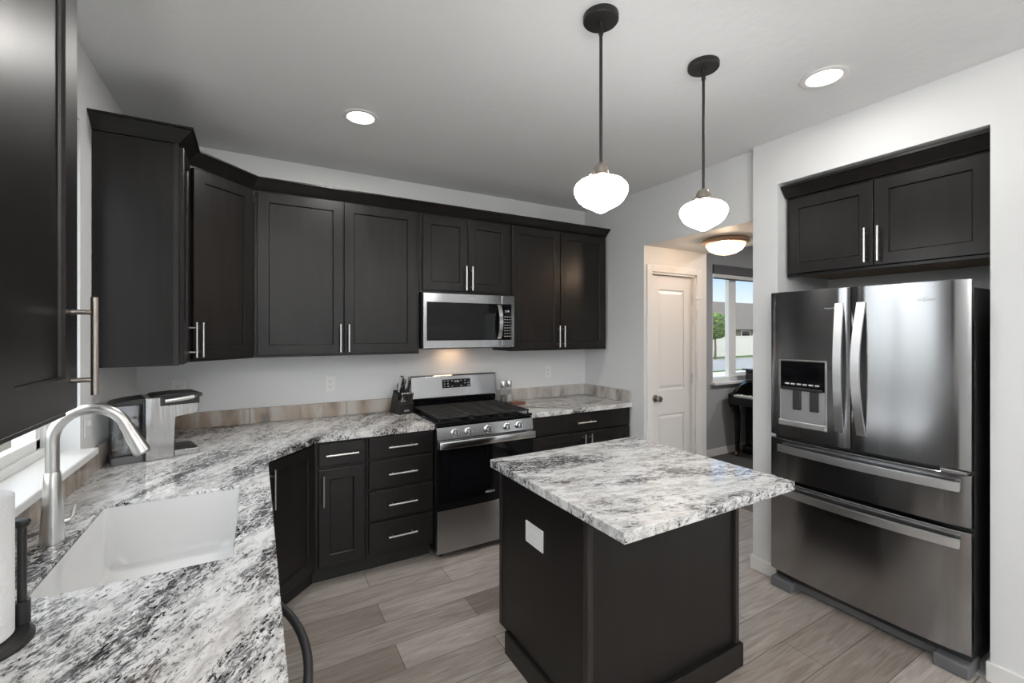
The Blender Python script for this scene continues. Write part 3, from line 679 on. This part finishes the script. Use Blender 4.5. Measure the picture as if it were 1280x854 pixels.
B().lathe([(0.0, 0), (0.0285, 0), (0.0285, 0.004), (0.027, 0.02), (0.024, 0.09), (0.0205, 0.16), (0.0182, 0.205), (0.0165, 0.208), (0, 0.208)], n=28).done('body', M['nickel'], c, True)
pts = [(0, 0, 0.19), (0, 0, 0.25), (0.0, 0, 0.30)]
R_ = 0.10
for k in range(1, 15):
    a = PI-PI*0.90*k/14; pts.append((0.086+0.086*math.cos(a), 0, 0.301+0.086*math.sin(a)))
B().tube(pts, 0.0160, 18).done('neck', M['nickel'], c, True)
p0 = Vector(pts[-1]); dn = (p0-Vector(pts[-2])).normalized(); p1 = p0+dn*0.095
B().cyl(p0-dn*0.004, p0+dn*0.02, 0.0172, 0.0178, 22).cyl(p0+dn*0.02, p1, 0.0178, 0.0235, 22).cyl(p1, p1+dn*0.006, 0.021, 0.019, 22).done('spray_head', M['nickel'], c, True)
B().cyl((0.0, 0.0, 0.055), (0.034, 0.014, 0.057), 0.011, 0.010, 16).tube([(0.032, 0.013, 0.057), (0.040, 0.017, 0.066), (0.044, 0.02, 0.098)], 0.0045, 10).done('lever', M['nickel'], c, True)
HX, HY = -1.526, -2.224
c = thing('paper_towel_holder', 'black upright paper towel holder on the near counter edge of the picture', 'paper towel holder', (HX, HY, 0.914))
B().lathe([(0, 0), (0.092, 0), (0.092, 0.006), (0.084, 0.014), (0, 0.016)], n=40).done('base', M['black'], c, True)
px_, py_ = 0.060, 0.050
B().cyl((px_, py_, 0.012), (px_, py_, 0.06), 0.013, n=16).cyl((px_, py_, 0.06), (px_, py_, 0.215), 0.0075, n=14).lathe([(0.008, 0.212), (0.013, 0.217), (0.014, 0.224), (0.011, 0.229), (0, 0.230)], (px_, py_, 0), 18).done('tension_arm', M['black'], c, True)
B().cyl((0, 0, 0.014), (0, 0, 0.33), 0.009, n=14).done('post', M['black'], c, True)
c = thing('paper_towel_roll', 'white paper towel roll on the black holder by the window', 'paper towel', (HX, HY, 0.9305))
B().lathe([(0.02, 0.0), (0.060, 0.0), (0.063, 0.003), (0.063, 0.277), (0.060, 0.28), (0.02, 0.28), (0.02, 0.0)], n=40).done('roll', M['paper'], c, True)

# ------------------------------------------------------------------ coffee maker
c = thing('coffee_maker', 'silver and black pod coffee maker with clear water tank in the counter corner', 'coffee maker', (-1.615, -0.825, 0.9145), math.radians(17))
D = 0.20
B().prism([(0.0, 0.0), (0.135, 0.0), (0.135, 0.035), (0.0, 0.035)], 0.012, D-0.012, 'Y', 0.004).done('tank_base', M['greyplastic'], c)
b = B(); b.box(0.006, 0.112, 0.02, D-0.02, 0.036, 0.278, 0.012, 3); wt_ = b.done('water_tank', M['tank'], c)
B().cyl((0.06, D/2, 0.04), (0.06, D/2, 0.20), 0.009, n=12).cyl((0.06, D/2, 0.04), (0.06, D/2, 0.075), 0.022, n=16).done('filter_tube', M['silver'], wt_, True)
b = B(); b.prism([(0.0, 0.272), (0.012, 0.288), (0.07, 0.298), (0.13, 0.302), (0.13, 0.272)], 0.012, D-0.012, 'Y', 0.003); b.done('tank_lid', M['black'], c)
b = B(); b.box(0.113, 0.122, 0.008, D-0.008, 0.005, 0.30, 0.002); b.done('seam', M['black'], c)
b = B(); prof = [(0.122, 0.0), (0.232, 0.0), (0.232, 0.195), (0.24, 0.205), (0.318, 0.205), (0.335, 0.215), (0.335, 0.285), (0.325, 0.298), (0.122, 0.302)]
b.prism(prof, 0, D, 'Y', 0.004); b.done('body', M['brushed'], c)
b = B(); b.prism([(0.15, 0.303), (0.335, 0.297), (0.347, 0.300), (0.340, 0.309), (0.25, 0.313), (0.17, 0.310)], 0.012, D-0.012, 'Y', 0.003); b.done('lid', M['black'], c)
b = B()
B().box(0.178, 0.337, -0.0015, D+0.0015, 0.258, 0.3015, 0.001).done('lid_gap', M['black'], c)
pts = [(0.195, -0.006, 0.283), (0.25, -0.008, 0.287), (0.31, -0.006, 0.292)]
b.tube(pts, 0.0135, 12).tube([(0.31, -0.006, 0.292), (0.348, 0.03, 0.295), (0.352, D/2, 0.296), (0.348, D-0.03, 0.295), (0.31, D+0.006, 0.292)], 0.010, 12); b.done('lid_handle', M['steel_hi'], c, True)
b = B(); b.box(0.2325, 0.237, 0.01, D-0.01, 0.03, 0.195, 0.001); b.done('rear_panel', M['black'], c)
b = B(); b.prism([(0.233, 0.0), (0.33, 0.0), (0.34, 0.006), (0.34, 0.03), (0.233, 0.032)], 0.01, D-0.01, 'Y', 0.004); tr_ = b.done('drip_tray', M['brushed'], c)
b = B(); b.box(0.24, 0.332, 0.02, D-0.02, 0.0315, 0.036, 0.001); b.done('drip_grate', M['black'], tr_)

# ------------------------------------------------------------------ range
c = thing('gas_range', 'stainless gas range with black oven door between the base cabinets', 'range', (0.0, 0, 0))
w = 0.757
B().box(0.002, w-0.002, -0.645, -0.02, 0.045, 0.905, 0.003).done('body', M['black'], c)
for k, (x_, y_) in enumerate(((0.05, -0.60), (w-0.05, -0.60), (0.05, -0.08), (w-0.05, -0.08))): B().cyl((x_, y_, 0), (x_, y_, 0.046), 0.018, n=14).done('foot', M['black'], c, True)
B().box(0.0, w, -0.664, -0.02, 0.905, 0.921, 0.005).done('cooktop', M['blackgloss'], c)
b = B(); b.prism([(-0.645, 0.805), (-0.676, 0.805), (-0.664, 0.886), (-0.645, 0.9)], 0.0, w, 'X', 0.002); pn = b.done('control_panel', M['steel'], c)
for x_ in (0.128, 0.229, 0.378, 0.533, 0.632):
    b = B(); ctr = Vector((x_, -0.670, 0.845)); ax = Vector((0, -0.99, 0.14))
    b.lathe([(0, 0.0), (0.026, 0.0), (0.026, 0.006), (0.0215, 0.008), (0.020, 0.030), (0.017, 0.034), (0, 0.034)], ctr, 26, ax)
    kb = b.done('knob', M['steel_hi'], c, True)
    b = B(); b.box(x_-0.0045, x_+0.0045, -0.7135, -0.702, 0.832, 0.868, 0.002); b.done('grip', M['steel'], kb)
dr_ = B().box(0.003, w-0.003, -0.672, -0.646, 0.340, 0.800, 0.003).done('oven_door', M['blackgloss'], c)
B().box(0.003, w-0.003, -0.676, -0.650, 0.748, 0.801, 0.003).done('top_band', M['steel_dk'], dr_)
b = B(); b.box(0.006, w-0.006, -0.718, -0.702, 0.751, 0.799, 0.003, 2)
b.box(0.022, 0.052, -0.708, -0.675, 0.756, 0.792, 0.004); b.box(w-0.052, w-0.022, -0.708, -0.675, 0.756, 0.792, 0.004); b.done('handle', M['steel_hi'], dr_, True)
logo(dr_, 0.395, -0.6725, 0.402, 0.018)
B().box(0.002, w-0.002, -0.676, -0.646, 0.045, 0.334, 0.003).done('drawer', M['steel'], c)
# backguard
b = B(); b.prism([(-0.085, 0.921), (-0.095, 1.0), (-0.03, 1.0), (-0.022, 0.921)], 0.012, w-0.012, 'X', 0.003); b.done('lower_guard', M['blackgloss'], c)
b = B(); b.prism([(-0.100, 1.004), (-0.078, 1.172), (-0.070, 1.180), (-0.022, 1.180), (-0.022, 1.004)], 0.004, w-0.004, 'X', 0.003); bgd = b.done('backguard', M['steel'], c)
b = B(); sl = lambda z: -0.100+0.022*(z-1.004)/0.168
b.prism([(sl(1.075)-0.003, 1.075), (sl(1.143)-0.003, 1.143), (sl(1.143)+0.004, 1.143), (sl(1.075)+0.004, 1.075)], 0.262, 0.508, 'X'); dsp = b.done('display', M['blackgloss'], bgd)
tilt = Matrix.Rotation(PI/2-0.13, 3, 'X')
text_mesh('2:18', 0.022, 'clock_digits', M['display'], bgd, (0.385, sl(1.125)-0.0045, 1.125), tilt, 0.0)
b = B()
rnd = random.Random(3)
for x_ in (0.28, 0.31, 0.345, 0.425, 0.46, 0.49):
    for z_ in (1.088, 1.108, 1.130):
        if rnd.random() < 0.8: b.box(x_-0.006, x_+0.006, sl(z_)-0.0045, sl(z_)-0.002, z_-0.0022, z_+0.0022)
b.done('buttons', M['mark'], bgd)
# grates and burners
for x0, x1 in ((0.02, 0.262), (0.266, 0.491), (0.495, 0.737)):
    b = B(); zt0, zt1 = 0.938, 0.951
    for x_ in (x0, x1-0.012): b.box(x_, x_+0.012, -0.645, -0.115, zt0, zt1, 0.002)
    for y_ in (-0.645, -0.127): b.box(x0, x1, y_, y_+0.012, zt0, zt1, 0.002)
    for k in range(1, 10):
        y_ = -0.645+0.518*k/10; b.box(x0, x1, y_+0.001, y_+0.009, zt0+0.001, zt1, 0.001)
    xm = (x0+x1)/2; b.box(xm-0.005, xm+0.005, -0.645, -0.115, zt0, zt1, 0.001)
    for x_ in (x0+0.006, x1-0.006):
        for y_ in (-0.639, -0.121): b.cyl((x_, y_, 0.9205), (x_, y_, 0.94), 0.006, n=8)
    b.done('grate', M['iron'], c)
for x_, y_, r_ in ((0.141, -0.50, 0.045), (0.141, -0.25, 0.036), (0.378, -0.38, 0.05), (0.616, -0.50, 0.05), (0.616, -0.25, 0.032)):
    b = B(); b.lathe([(0, 0.9205), (r_, 0.9205), (r_, 0.928), (r_*0.8, 0.930), (r_*0.8, 0.935), (0, 0.936)], (x_, y_, 0), 24); b.done('burner', M['iron'], c, True)
# ------------------------------------------------------------------ microwave
c = thing('microwave', 'stainless over-the-range microwave between the wall cabinets', 'microwave', (0.0, 0, 1.405))
B().box(0.003, w-0.003, -0.345, -0.003, 0.008, 0.414, 0.002).done('body', M['black'], c)
b = B(); b.box(0.01, w-0.01, -0.37, -0.01, 0.0, 0.012, 0.002); b.done('vent_bottom', M['black'], c)
b = B(); b.box(0.0, 0.640, -0.393, -0.346, 0.004, 0.412, 0.004); d1 = b.done('door', M['steel'], c)
b = B(); b.box(0.642, w, -0.393, -0.346, 0.004, 0.412, 0.004); d2 = b.done('control_column', M['steel'], c)
B().box(0.026, 0.6398, -0.3955, -0.392, 0.062, 0.345, 0.001).done('window', M['blackgloss'], d1)
B().box(0.6422, 0.730, -0.3955, -0.392, 0.062, 0.345, 0.001).done('control_panel', M['blackgloss'], d2)
pts = [(0.615, -0.394-0.042*math.sin(PI*k/20)**0.7, 0.072+0.266*k/20) for k in range(21)]
b = B(); t = bmesh.new(); rg = []
for x_, y_, z_ in pts: rg.append([t.verts.new((x_+a, y_+d_, z_)) for a, d_ in ((-0.016, 0.006), (-0.016, -0.004), (0.016, -0.004), (0.016, 0.006))])
for a, d_ in zip(rg, rg[1:]):
    for k in range(4): t.faces.new((a[k], a[(k+1) % 4], d_[(k+1) % 4], d_[k]))
t.faces.new(rg[0]); t.faces.new(rg[-1]); b._take(t); b.done('handle', M['steel_hi'], d1, True)
logo(d1, 0.385, -0.394, 0.378, 0.017)
text_mesh('2:18', 0.022, 'clock_digits', M['display'], d2, (0.688, -0.397, 0.288), RX, 0.0)
b = B()
for r_ in range(8):
    for k in range(3): b.box(0.664+0.022*k, 0.676+0.022*k, -0.3965, -0.3945, 0.088+0.022*r_, 0.093+0.022*r_)
b.done('buttons', M['mark'], d2)
ml = bpy.data.lights.new('cooktop_lamp', 'AREA'); ml.shape = 'RECTANGLE'; ml.size = 0.16; ml.size_y = 0.05; ml.energy = 0.4; ml.color = (1.0, 0.64, 0.38)
mo = bpy.data.objects.new('cooktop_lamp', ml); COL.objects.link(mo); mo.location = (0.36, -0.10, -0.004); mo.parent = c

# ------------------------------------------------------------------ counter things
KB = (-0.150, -0.052, 0.9145)
c = thing('knife_block', 'black wooden knife block at the counter end left of the range', 'knife block', KB, math.radians(12))
b = B(); b.prism([(0.0, 0.0), (-0.085, 0.0), (-0.150, 0.135), (-0.070, 0.178)], -0.008, 0.108, 'X', 0.003)
b.done('body', M['black'], c)
b = B(); b.prism([(-0.085, 0.0), (-0.165, 0.0), (-0.176, 0.078), (-0.140, 0.106), (-0.130, 0.09)], -0.008, 0.108, 'X', 0.002); fbx = b.done('steak_section', M['black'], c)
text_mesh('KNIVES', 0.0001, 'plate_mark', M['mark'], fbx, (0.05, -0.169, 0.03), RX) if False else None
B().box(0.03, 0.072, -0.1712, -0.167, 0.020, 0.034, 0.001).done('name_plate', M['nickel'], fbx, label='small silver plate')
kdir = Vector((0, -0.40, 0.917)).normalized()
def knife(name, label, x_, y_, z_, L, wd, th, group, silver, tilt_x=0.0):
    k_ = thing(name, label, 'scissors' if name == 'kitchen_shears' else 'knife', (0, 0, 0), 0, group)
    base = Matrix.Translation(KB) @ Matrix.Rotation(math.radians(12), 4, 'Z') @ Matrix.Translation((x_, y_, z_))
    zax = (kdir+Vector((tilt_x, 0, 0))).normalized(); xax = Vector((1, 0, 0)); yax = zax.cross(xax).normalized(); xax = yax.cross(zax)
    rot = Matrix((xax, yax, zax)).transposed().to_4x4()
    k_.matrix_world = base @ rot
    return k_
def knife_parts(k_, L, wd, th, silver):
    B().box(-th/2, th/2, -wd/2, wd/2, 0.001, 0.016, 0.002).done('bolster', M['steel_hi'], k_)
    b = B(); b.prism([(-wd/2*0.9, 0.016), (wd/2*0.9, 0.016), (wd/2, L*0.5), (wd/2*1.25, L*0.92), (wd*0.2, L), (-wd/2*0.8, L*0.97), (-wd/2*0.8, L*0.5)], -th/2, th/2, 'X', 0.0025)
    b.done('handle', M['steel_hi' if silver else 'black'], k_, True)
    b = B(); b.box(-th*0.42, th*0.42, -wd*0.74, -wd*0.5, 0.01, L*0.95, 0.001); b.box(-th/2-0.001, th/2+0.001, -wd*0.5, wd*0.62, L*0.86, L*1.01, 0.003)
    b.done('tang', M['steel_hi'], k_)
GS = 'steak knives in the black block'
for k in range(5):
    kn = knife('steak_knife', ['first steak knife from the left in the front slots of the knife block', 'second steak knife from the left in the front slots of the knife block', 'middle steak knife in the front slots of the knife block', 'fourth steak knife from the left in the front slots of the knife block', 'rightmost steak knife in the front slots of the knife block'][k],
               0.010+0.020*k, -0.158, 0.0935, 0.075, 0.013, 0.0095, GS, True)
    knife_parts(kn, 0.075, 0.014, 0.013, False)
big = [('chef_knife', 'silver-handled knife standing tallest in the left of the knife block', 0.018, -0.108, 0.159, 0.135, 0.026, 0.021),
       ('carving_knife', 'black-handled knife in the middle back slot of the knife block', 0.049, -0.103, 0.1615, 0.105, 0.020, 0.016),
       ('bread_knife', 'silver-handled knife at the right back slot of the knife block', 0.082, -0.108, 0.159, 0.115, 0.024, 0.02),
       ('utility_knife', 'short knife at the rear left slot of the knife block', 0.018, -0.082, 0.173, 0.06, 0.016, 0.013)]
for nm, lb, x_, y_, z_, L, wd, th in big:
    kn = knife(nm, lb, x_, y_, z_, L, wd, th, 'large knives in the black block', True); knife_parts(kn, L, wd, th, nm in ('chef_knife', 'bread_knife'))
def mill(label, loc, fill):
    c_ = thing('spice_mill', label, 'spice mill', loc, 0, 'spice mills by the range')
    B().lathe([(0, 0.0), (0.026, 0.0), (0.026, 0.006), (0.024, 0.009), (0, 0.009)], n=24).done('foot', M['steel_hi'], c_, True)
    B().lathe([(0, 0.0095), (0.0255, 0.0095), (0.021, 0.075), (0.0235, 0.138), (0, 0.138)], n=24).done('jar', M['acrylic'], c_, True)
    B().lathe([(0, 0.0105), (0.0235, 0.0105), (0.0195, 0.07), (0, 0.074)], n=20).done('contents', M[fill], c_, True)
    B().lathe([(0, 0.1385), (0.024, 0.1385), (0.0275, 0.185), (0.026, 0.19), (0, 0.192)], n=24).done('cap', M['steel_hi'], c_, True)
    return c_
mill('clear pepper mill with steel cap nearest the range back panel', (0.800, -0.125, 0.9145), 'pepper')
mill('clear salt mill full of white salt with steel cap', (0.868, -0.105, 0.9145), 'salt')
c = thing('spoon_rest', 'small reddish wooden block on the counter beside the range', 'spoon rest', (0.875, -0.235, 0.9145), math.radians(-4))
b = B(); b.box(-0.062, 0.062, -0.04, 0.04, 0.0, 0.026, 0.004); b.done('block', M['redwood'], c)

# ------------------------------------------------------------------ fridge
FA = 0.0
c = thing('refrigerator', 'stainless french-door refrigerator with ice dispenser in the wall alcove', 'refrigerator', (1.650, -1.922, 0), -R90+FA)
FW = 0.876
B().box(0.012, FW-0.012, 0.072, 0.62, 0.05, 1.735, 0.004).done('cabinet', M['fridgeside'], c)
B().box(0.02, FW-0.02, 0.08, 0.6, 0.012, 0.05).done('grille', M['greyplastic'], c)
for x0 in (0.0, FW-0.13): B().box(x0+0.004, x0+0.126, 0.012, 0.16, 0.0, 0.058, 0.008).done('foot_cover', M['greyplastic'], c)
FM = 0.428
def fdoor(name, x0, x1, z0, z1, mat): 
    # gently bowed stainless front
    t = bmesh.new(); n = 14; rg = []
    for k in range(n+1):
        u = k/n; x_ = x0+(x1-x0)*u; 
        edge = min(1.0, min(u, 1-u)*(x1-x0)/0.012); yy = 0.008*(1-edge)**2+0.020*((x_-FW/2)/(FW/2))**2
        rg.append([t.verts.new(p_) for p_ in ((x_, 0.062, z0), (x_, yy+0.003, z0), (x_, yy, z0+0.003), (x_, yy, z1-0.003), (x_, yy+0.003, z1), (x_, 0.062, z1))])
    for a, d_ in zip(rg, rg[1:]):
        for k in range(6): t.faces.new((a[k], a[(k+1) % 6], d_[(k+1) % 6], d_[k]))
    t.faces.new(rg[0]); t.faces.new(rg[-1]); b = B(); b._take(t); return b.done(name, mat, c, True)
dl = fdoor('left_door', 0.0, FM-0.003, 0.917, 1.768, M['steel']); dr2 = fdoor('right_door', FM+0.003, FW, 0.917, 1.768, M['steel'])
f1 = fdoor('upper_drawer', 0.0, FW, 0.665, 0.898, M['steel']); f2 = fdoor('freezer_drawer', 0.0, FW, 0.105, 0.645, M['steel'])
B().box(0.01, FW-0.01, 0.062, 0.072, 0.1, 1.73).done('gasket', M['black'], c)
B().box(FM-0.006, FM+0.006, 0.03, 0.07, 0.93, 1.765).done('mullion', M['black'], c)
def vhandle(parent, x_, z0, z1, lean):
    t = bmesh.new(); rg = []; n = 24
    for k in range(n+1):
        u = k/n; bow = math.sin(PI*u); hw = 0.019
        xx, yy = x_+lean*0.010*math.sin(PI*u), -0.008-0.046*bow
        rg.append([t.verts.new((xx+a, yy+d_, z0+(z1-z0)*u)) for a, d_ in ((-hw, 0.012), (-hw, 0.006), (-hw, 0), (hw, 0), (hw, 0.006), (hw, 0.012))])
    for a, d_ in zip(rg, rg[1:]):
        for k in range(6): t.faces.new((a[k], a[(k+1) % 6], d_[(k+1) % 6], d_[k]))
    t.faces.new(rg[0]); t.faces.new(rg[-1]); b = B(); b._take(t); return b.done('handle', M['handle_steel'], parent, True)
vhandle(dl, FM-0.05, 1.0, 1.685, 1); vhandle(dr2, FM+0.05, 1.0, 1.685, -1)
def hhandle(parent, z):
    t = bmesh.new(); rg = []; n = 28; x0, x1 = 0.06, FW-0.03
    for k in range(n+1):
        u = k/n; yy = -0.016-0.034*math.sin(PI*u)**0.8
        rg.append([t.verts.new((x0+(x1-x0)*u, yy+d_, z+a)) for a, d_ in ((-0.020, 0.014), (-0.020, 0.007), (-0.020, 0), (0.020, 0), (0.020, 0.007), (0.020, 0.014))])
    for a, d_ in zip(rg, rg[1:]):
        for k in range(6): t.faces.new((a[k], a[(k+1) % 6], d_[(k+1) % 6], d_[k]))
    t.faces.new(rg[0]); t.faces.new(rg[-1]); b = B(); b._take(t)
    b.box(x0+0.001, x0+0.02, -0.012, 0.006, z-0.016, z+0.016); b.box(x1-0.02, x1-0.001, -0.012, 0.006, z-0.016, z+0.016)
    return b.done('handle', M['handle_steel'], parent, True)
hhandle(f1, 0.848); hhandle(f2, 0.597)
# dispenser set into the left door
dp = B().sheet([(0.062, 0.985), (0.318, 0.985), (0.318, 1.372), (0.062, 1.372)], [[(0.072, 1.02), (0.308, 1.02), (0.308, 1.362), (0.072, 1.362)]], -0.003, 0.012, 'Y', 0.002).done('dispenser', M['steel_hi'], dl)
B().box(0.072, 0.308, 0.0015, 0.008, 1.20, 1.362).done('dispenser_panel', M['blackgloss'], dp)
B().box(0.0725, 0.3075, 0.001, 0.0075, 1.021, 1.199).done('cavity_back', M['silver'], dp)
b = B()
for x_ in (0.165, 0.255): b.box(x_-0.022, x_+0.022, -0.010, 0.003, 1.085, 1.195, 0.004)
b.done('paddles', M['charcoal'], dp)
b = B()
for k in range(6): b.box(0.098+0.032*k, 0.120+0.032*k, -0.0018, 0.002, 1.228, 1.236)
b.done('buttons', M['mark'], dp)
b = B(); b.box(0.08, 0.30, -0.012, 0.003, 1.196, 1.212, 0.003); b.done('nozzle_bar', M['black'], dp)
b = B(); b.box(0.066, 0.314, -0.014, 0.003, 0.99, 1.02, 0.004); b.done('tray', M['silver'], dp)
logo(dr2, 0.715, 0.0075, 1.683, 0.022)
text_mesh('French Door', 0.013, 'badge', M['mark'], dl, (0.34, 0.0, 1.66), RX, 0.0)
for x_, z_ in ((FW-0.06, 1.737), (0.06, 1.737)): B().box(x_-0.04, x_+0.04, 0.02, 0.14, z_+0.001, z_+0.026, 0.005).done('hinge_cover', M['greyplastic'], c)
B().box(FW-0.10, FW-0.01, 0.01, 0.06, 0.902, 0.914, 0.002).done('hinge', M['nickel'], c)
b = B(); b.box(FW-0.0125, FW-0.008, 0.082, 0.112, 1.36, 1.40, 0.001); b.box(FW-0.0125, FW-0.009, 0.082, 0.116, 1.285, 1.305, 0.001); b.done('side_clip', M['greyplastic'], c)

# ------------------------------------------------------------------ lamps
def pendant(label, loc):
    c_ = thing('pendant_lamp', label, 'pendant lamp', loc, 0, 'pendant lamps over the island')
    B().lathe([(0, 0.0), (0.065, 0.0), (0.066, -0.004), (0.066, -0.020), (0.062, -0.025), (0.012, -0.026), (0.010, -0.04), (0, -0.04)][::-1], n=36).done('canopy', M['pendantmetal'], c_, True)
    B().cyl((0, 0, -0.57), (0, 0, -0.03), 0.0062, n=14).cyl((0, 0, -0.072), (0, 0, -0.038), 0.009, n=14).done('rod', M['pendantmetal'], c_, True)
    b = B(); b.lathe([(0, -0.556), (0.012, -0.557), (0.015, -0.562), (0.024, -0.566), (0.030, -0.580), (0.032, -0.597), (0.044, -0.603), (0.050, -0.606), (0.050, -0.616), (0, -0.616)], n=32)
    for k in range(3):
        a = 2*PI*k/3+3.3; b.cyl((0.045*math.cos(a), 0.045*math.sin(a), -0.609), (0.066*math.cos(a), 0.066*math.sin(a), -0.609), 0.0045, n=10)
    b.done('fitter', M['fitter'], c_, True)
    B().lathe([(0, -0.612), (0.050, -0.612), (0.064, -0.617), (0.082, -0.626), (0.095, -0.639), (0.1005, -0.652), (0.100, -0.664), (0.095, -0.679), (0.085, -0.696), (0.070, -0.710), (0.050, -0.721), (0.032, -0.730), (0.018, -0.739), (0.008, -0.743), (0, -0.744)], n=40).done('globe', M['globe'], c_, True)
    return c_
pa = pendant('left schoolhouse pendant lamp over the near edge of the island', (0.085, -2.20, ZC))
copy_thing(pa, (0.683, -2.195, ZC), None, 'right schoolhouse pendant lamp hanging in front of the hall opening')
def can(label, loc, watts):
    c_ = thing('recessed_light', label, 'recessed light', loc, 0, 'recessed ceiling lights')
    b = B(); b.lathe([(0.068, -0.002), (0.094, -0.002), (0.096, -0.006), (0.090, -0.009), (0.072, -0.008), (0.068, -0.002)], n=40); b.done('trim_ring', M['white'], c_, True)
    B().lathe([(0, -0.001), (0.069, -0.001), (0.069, -0.004), (0, -0.005)], n=40).done('lens', M['canlens'], c_, True)
    l = bpy.data.lights.new('downlight', 'AREA'); l.shape = 'DISK'; l.size = 0.13; l.energy = watts; l.color = (1.0, 0.97, 0.93)
    lo = bpy.data.objects.new('downlight', l); COL.objects.link(lo); lo.location = (0, 0, -0.0075); lo.parent = c_
    return c_
can('lit recessed ceiling light above the counter corner', (-0.539, -0.93, ZC), CAN_W)
can('lit recessed ceiling light in front of the fridge', (1.258, -2.41, ZC), CAN_W*0.35)
for x_, y_ in ((-0.8, -4.3), (0.8, -4.3), (-0.8, -5.8), (0.8, -5.8)): can('added recessed fill light behind the viewpoint', (x_, y_, ZC), FILL_CAN_W)  # unseen downlights added to brighten the kitchen from behind
def fill_torchiere(label, loc):  # unseen uplighters added to bounce fill light off the ceiling
    c_ = thing('added_fill_lamp', label, 'added fill lamp', loc, 0, 'added fill uplighters behind the viewpoint')
    B().lathe([(0, 0), (0.14, 0), (0.14, 0.012), (0.02, 0.025), (0, 0.025)], n=36).done('base', M['pendantmetal'], c_, True)
    B().cyl((0, 0, 0.02), (0, 0, 1.72), 0.012, n=16).done('pole', M['pendantmetal'], c_, True)
    B().lathe([(0.02, 1.70), (0.10, 1.735), (0.17, 1.80), (0.166, 1.80), (0.10, 1.742), (0.02, 1.71), (0.02, 1.70)], n=40).done('bowl', M['pendantmetal'], c_, True)
    l = bpy.data.lights.new('fill_uplight', 'AREA'); l.shape = 'DISK'; l.size = 0.26; l.energy = FILL_UPLIGHT_W; l.color = (1.0, 0.98, 0.95)
    lo = bpy.data.objects.new('fill_uplight', l); COL.objects.link(lo); lo.location = (0, 0, 1.79); lo.rotation_euler = (PI, 0, 0); lo.parent = c_
fill_torchiere('added black fill uplighter behind the viewpoint on the window side', (-1.3, -4.5, 0)); fill_torchiere('added black fill uplighter behind the viewpoint nearer the middle of the room', (-0.5, -5.6, 0))
c = thing('flush_ceiling_lamp', 'warm glass dome ceiling lamp with bronze ring in the hall', 'ceiling lamp', (2.16, -1.285, 2.262))
B().lathe([(0, 0.0), (0.15, 0.0), (0.168, -0.012), (0.172, -0.03), (0.160, -0.042), (0.140, -0.044), (0, -0.03)], n=44).done('ring', M['bronze'], c, True)
B().lathe([(0, -0.03), (0.145, -0.04), (0.138, -0.062), (0.118, -0.09), (0.08, -0.112), (0.04, -0.122), (0, -0.125)], n=40).done('dome', M['dome'], c, True)
B().lathe([(0, -0.122), (0.008, -0.124), (0.009, -0.132), (0, -0.138)], n=14).done('finial', M['bronze'], c, True)

for x_, y_ in ((3.6, -1.9), (5.4, -1.9)): can('added recessed fill light of the music room, out of the picture', (x_, y_, ZC), 26)  # unseen downlights added to brighten the far room
l = bpy.data.lights.new('lamp_bulb', 'POINT'); l.shadow_soft_size = 0.045; l.energy = 14; l.color = (1.0, 0.90, 0.80)
lo = bpy.data.objects.new('lamp_bulb', l); COL.objects.link(lo); lo.location = (0, 0, -0.085); lo.parent = c

# ------------------------------------------------------------------ piano in the far room
c = thing('piano', 'black upright piano beside the far room window', 'piano', (4.18, -0.40, 0.0), 0)
# keyboard side faces the window wall's left, seen end-on
B().box(0.16, 0.62, -0.75, 0.34, 0.10, 1.04, 0.006).done('case', M['piano'], c)
B().box(0.12, 0.66, -0.77, 0.36, 1.04, 1.062, 0.005).done('lid', M['piano'], c)
B().box(-0.20, 0.17, -0.75, 0.34, 0.64, 0.735, 0.01).done('key_bed', M['piano'], c)
for y0_ in (-0.75, 0.30): B().prism([(-0.20, 0.735), (0.17, 0.735), (0.17, 0.90), (0.02, 0.86), (-0.10, 0.78), (-0.19, 0.765)], y0_, y0_+0.04, 'Y', 0.004).done('cheek', M['piano'], c)
ks = B().box(-0.16, 0.0, -0.70, 0.29, 0.736, 0.756, 0.002).done('white_keys', M['ivory'], c)
b = B()
for k in range(36):
    if k % 7 in (0, 1, 3, 4, 5): b.box(-0.09, 0.0, -0.69+0.027*k, -0.678+0.027*k, 0.754, 0.766)
b.done('black_keys', M['piano'], ks)
for y_ in (-0.70, 0.29):
    lg = B().tube([(-0.15, y_, 0.645), (-0.13, y_, 0.60), (-0.09, y_, 0.52), (-0.08, y_, 0.40), (-0.085, y_, 0.06)], 0.03, 14, [0.06, 0.05, 0.038, 0.034, 0.024]).done('leg', M['piano'], c, True)
    B().cyl((-0.085, y_-0.012, 0.026), (-0.085, y_+0.012, 0.026), 0.026, n=16).cyl((-0.085, y_, 0.03), (-0.085, y_, 0.07), 0.012, n=12).done('caster', M['brass'], lg, True)
B().box(0.10, 0.62, -0.75, 0.34, 0.0, 0.10, 0.004).done('plinth', M['piano'], c)
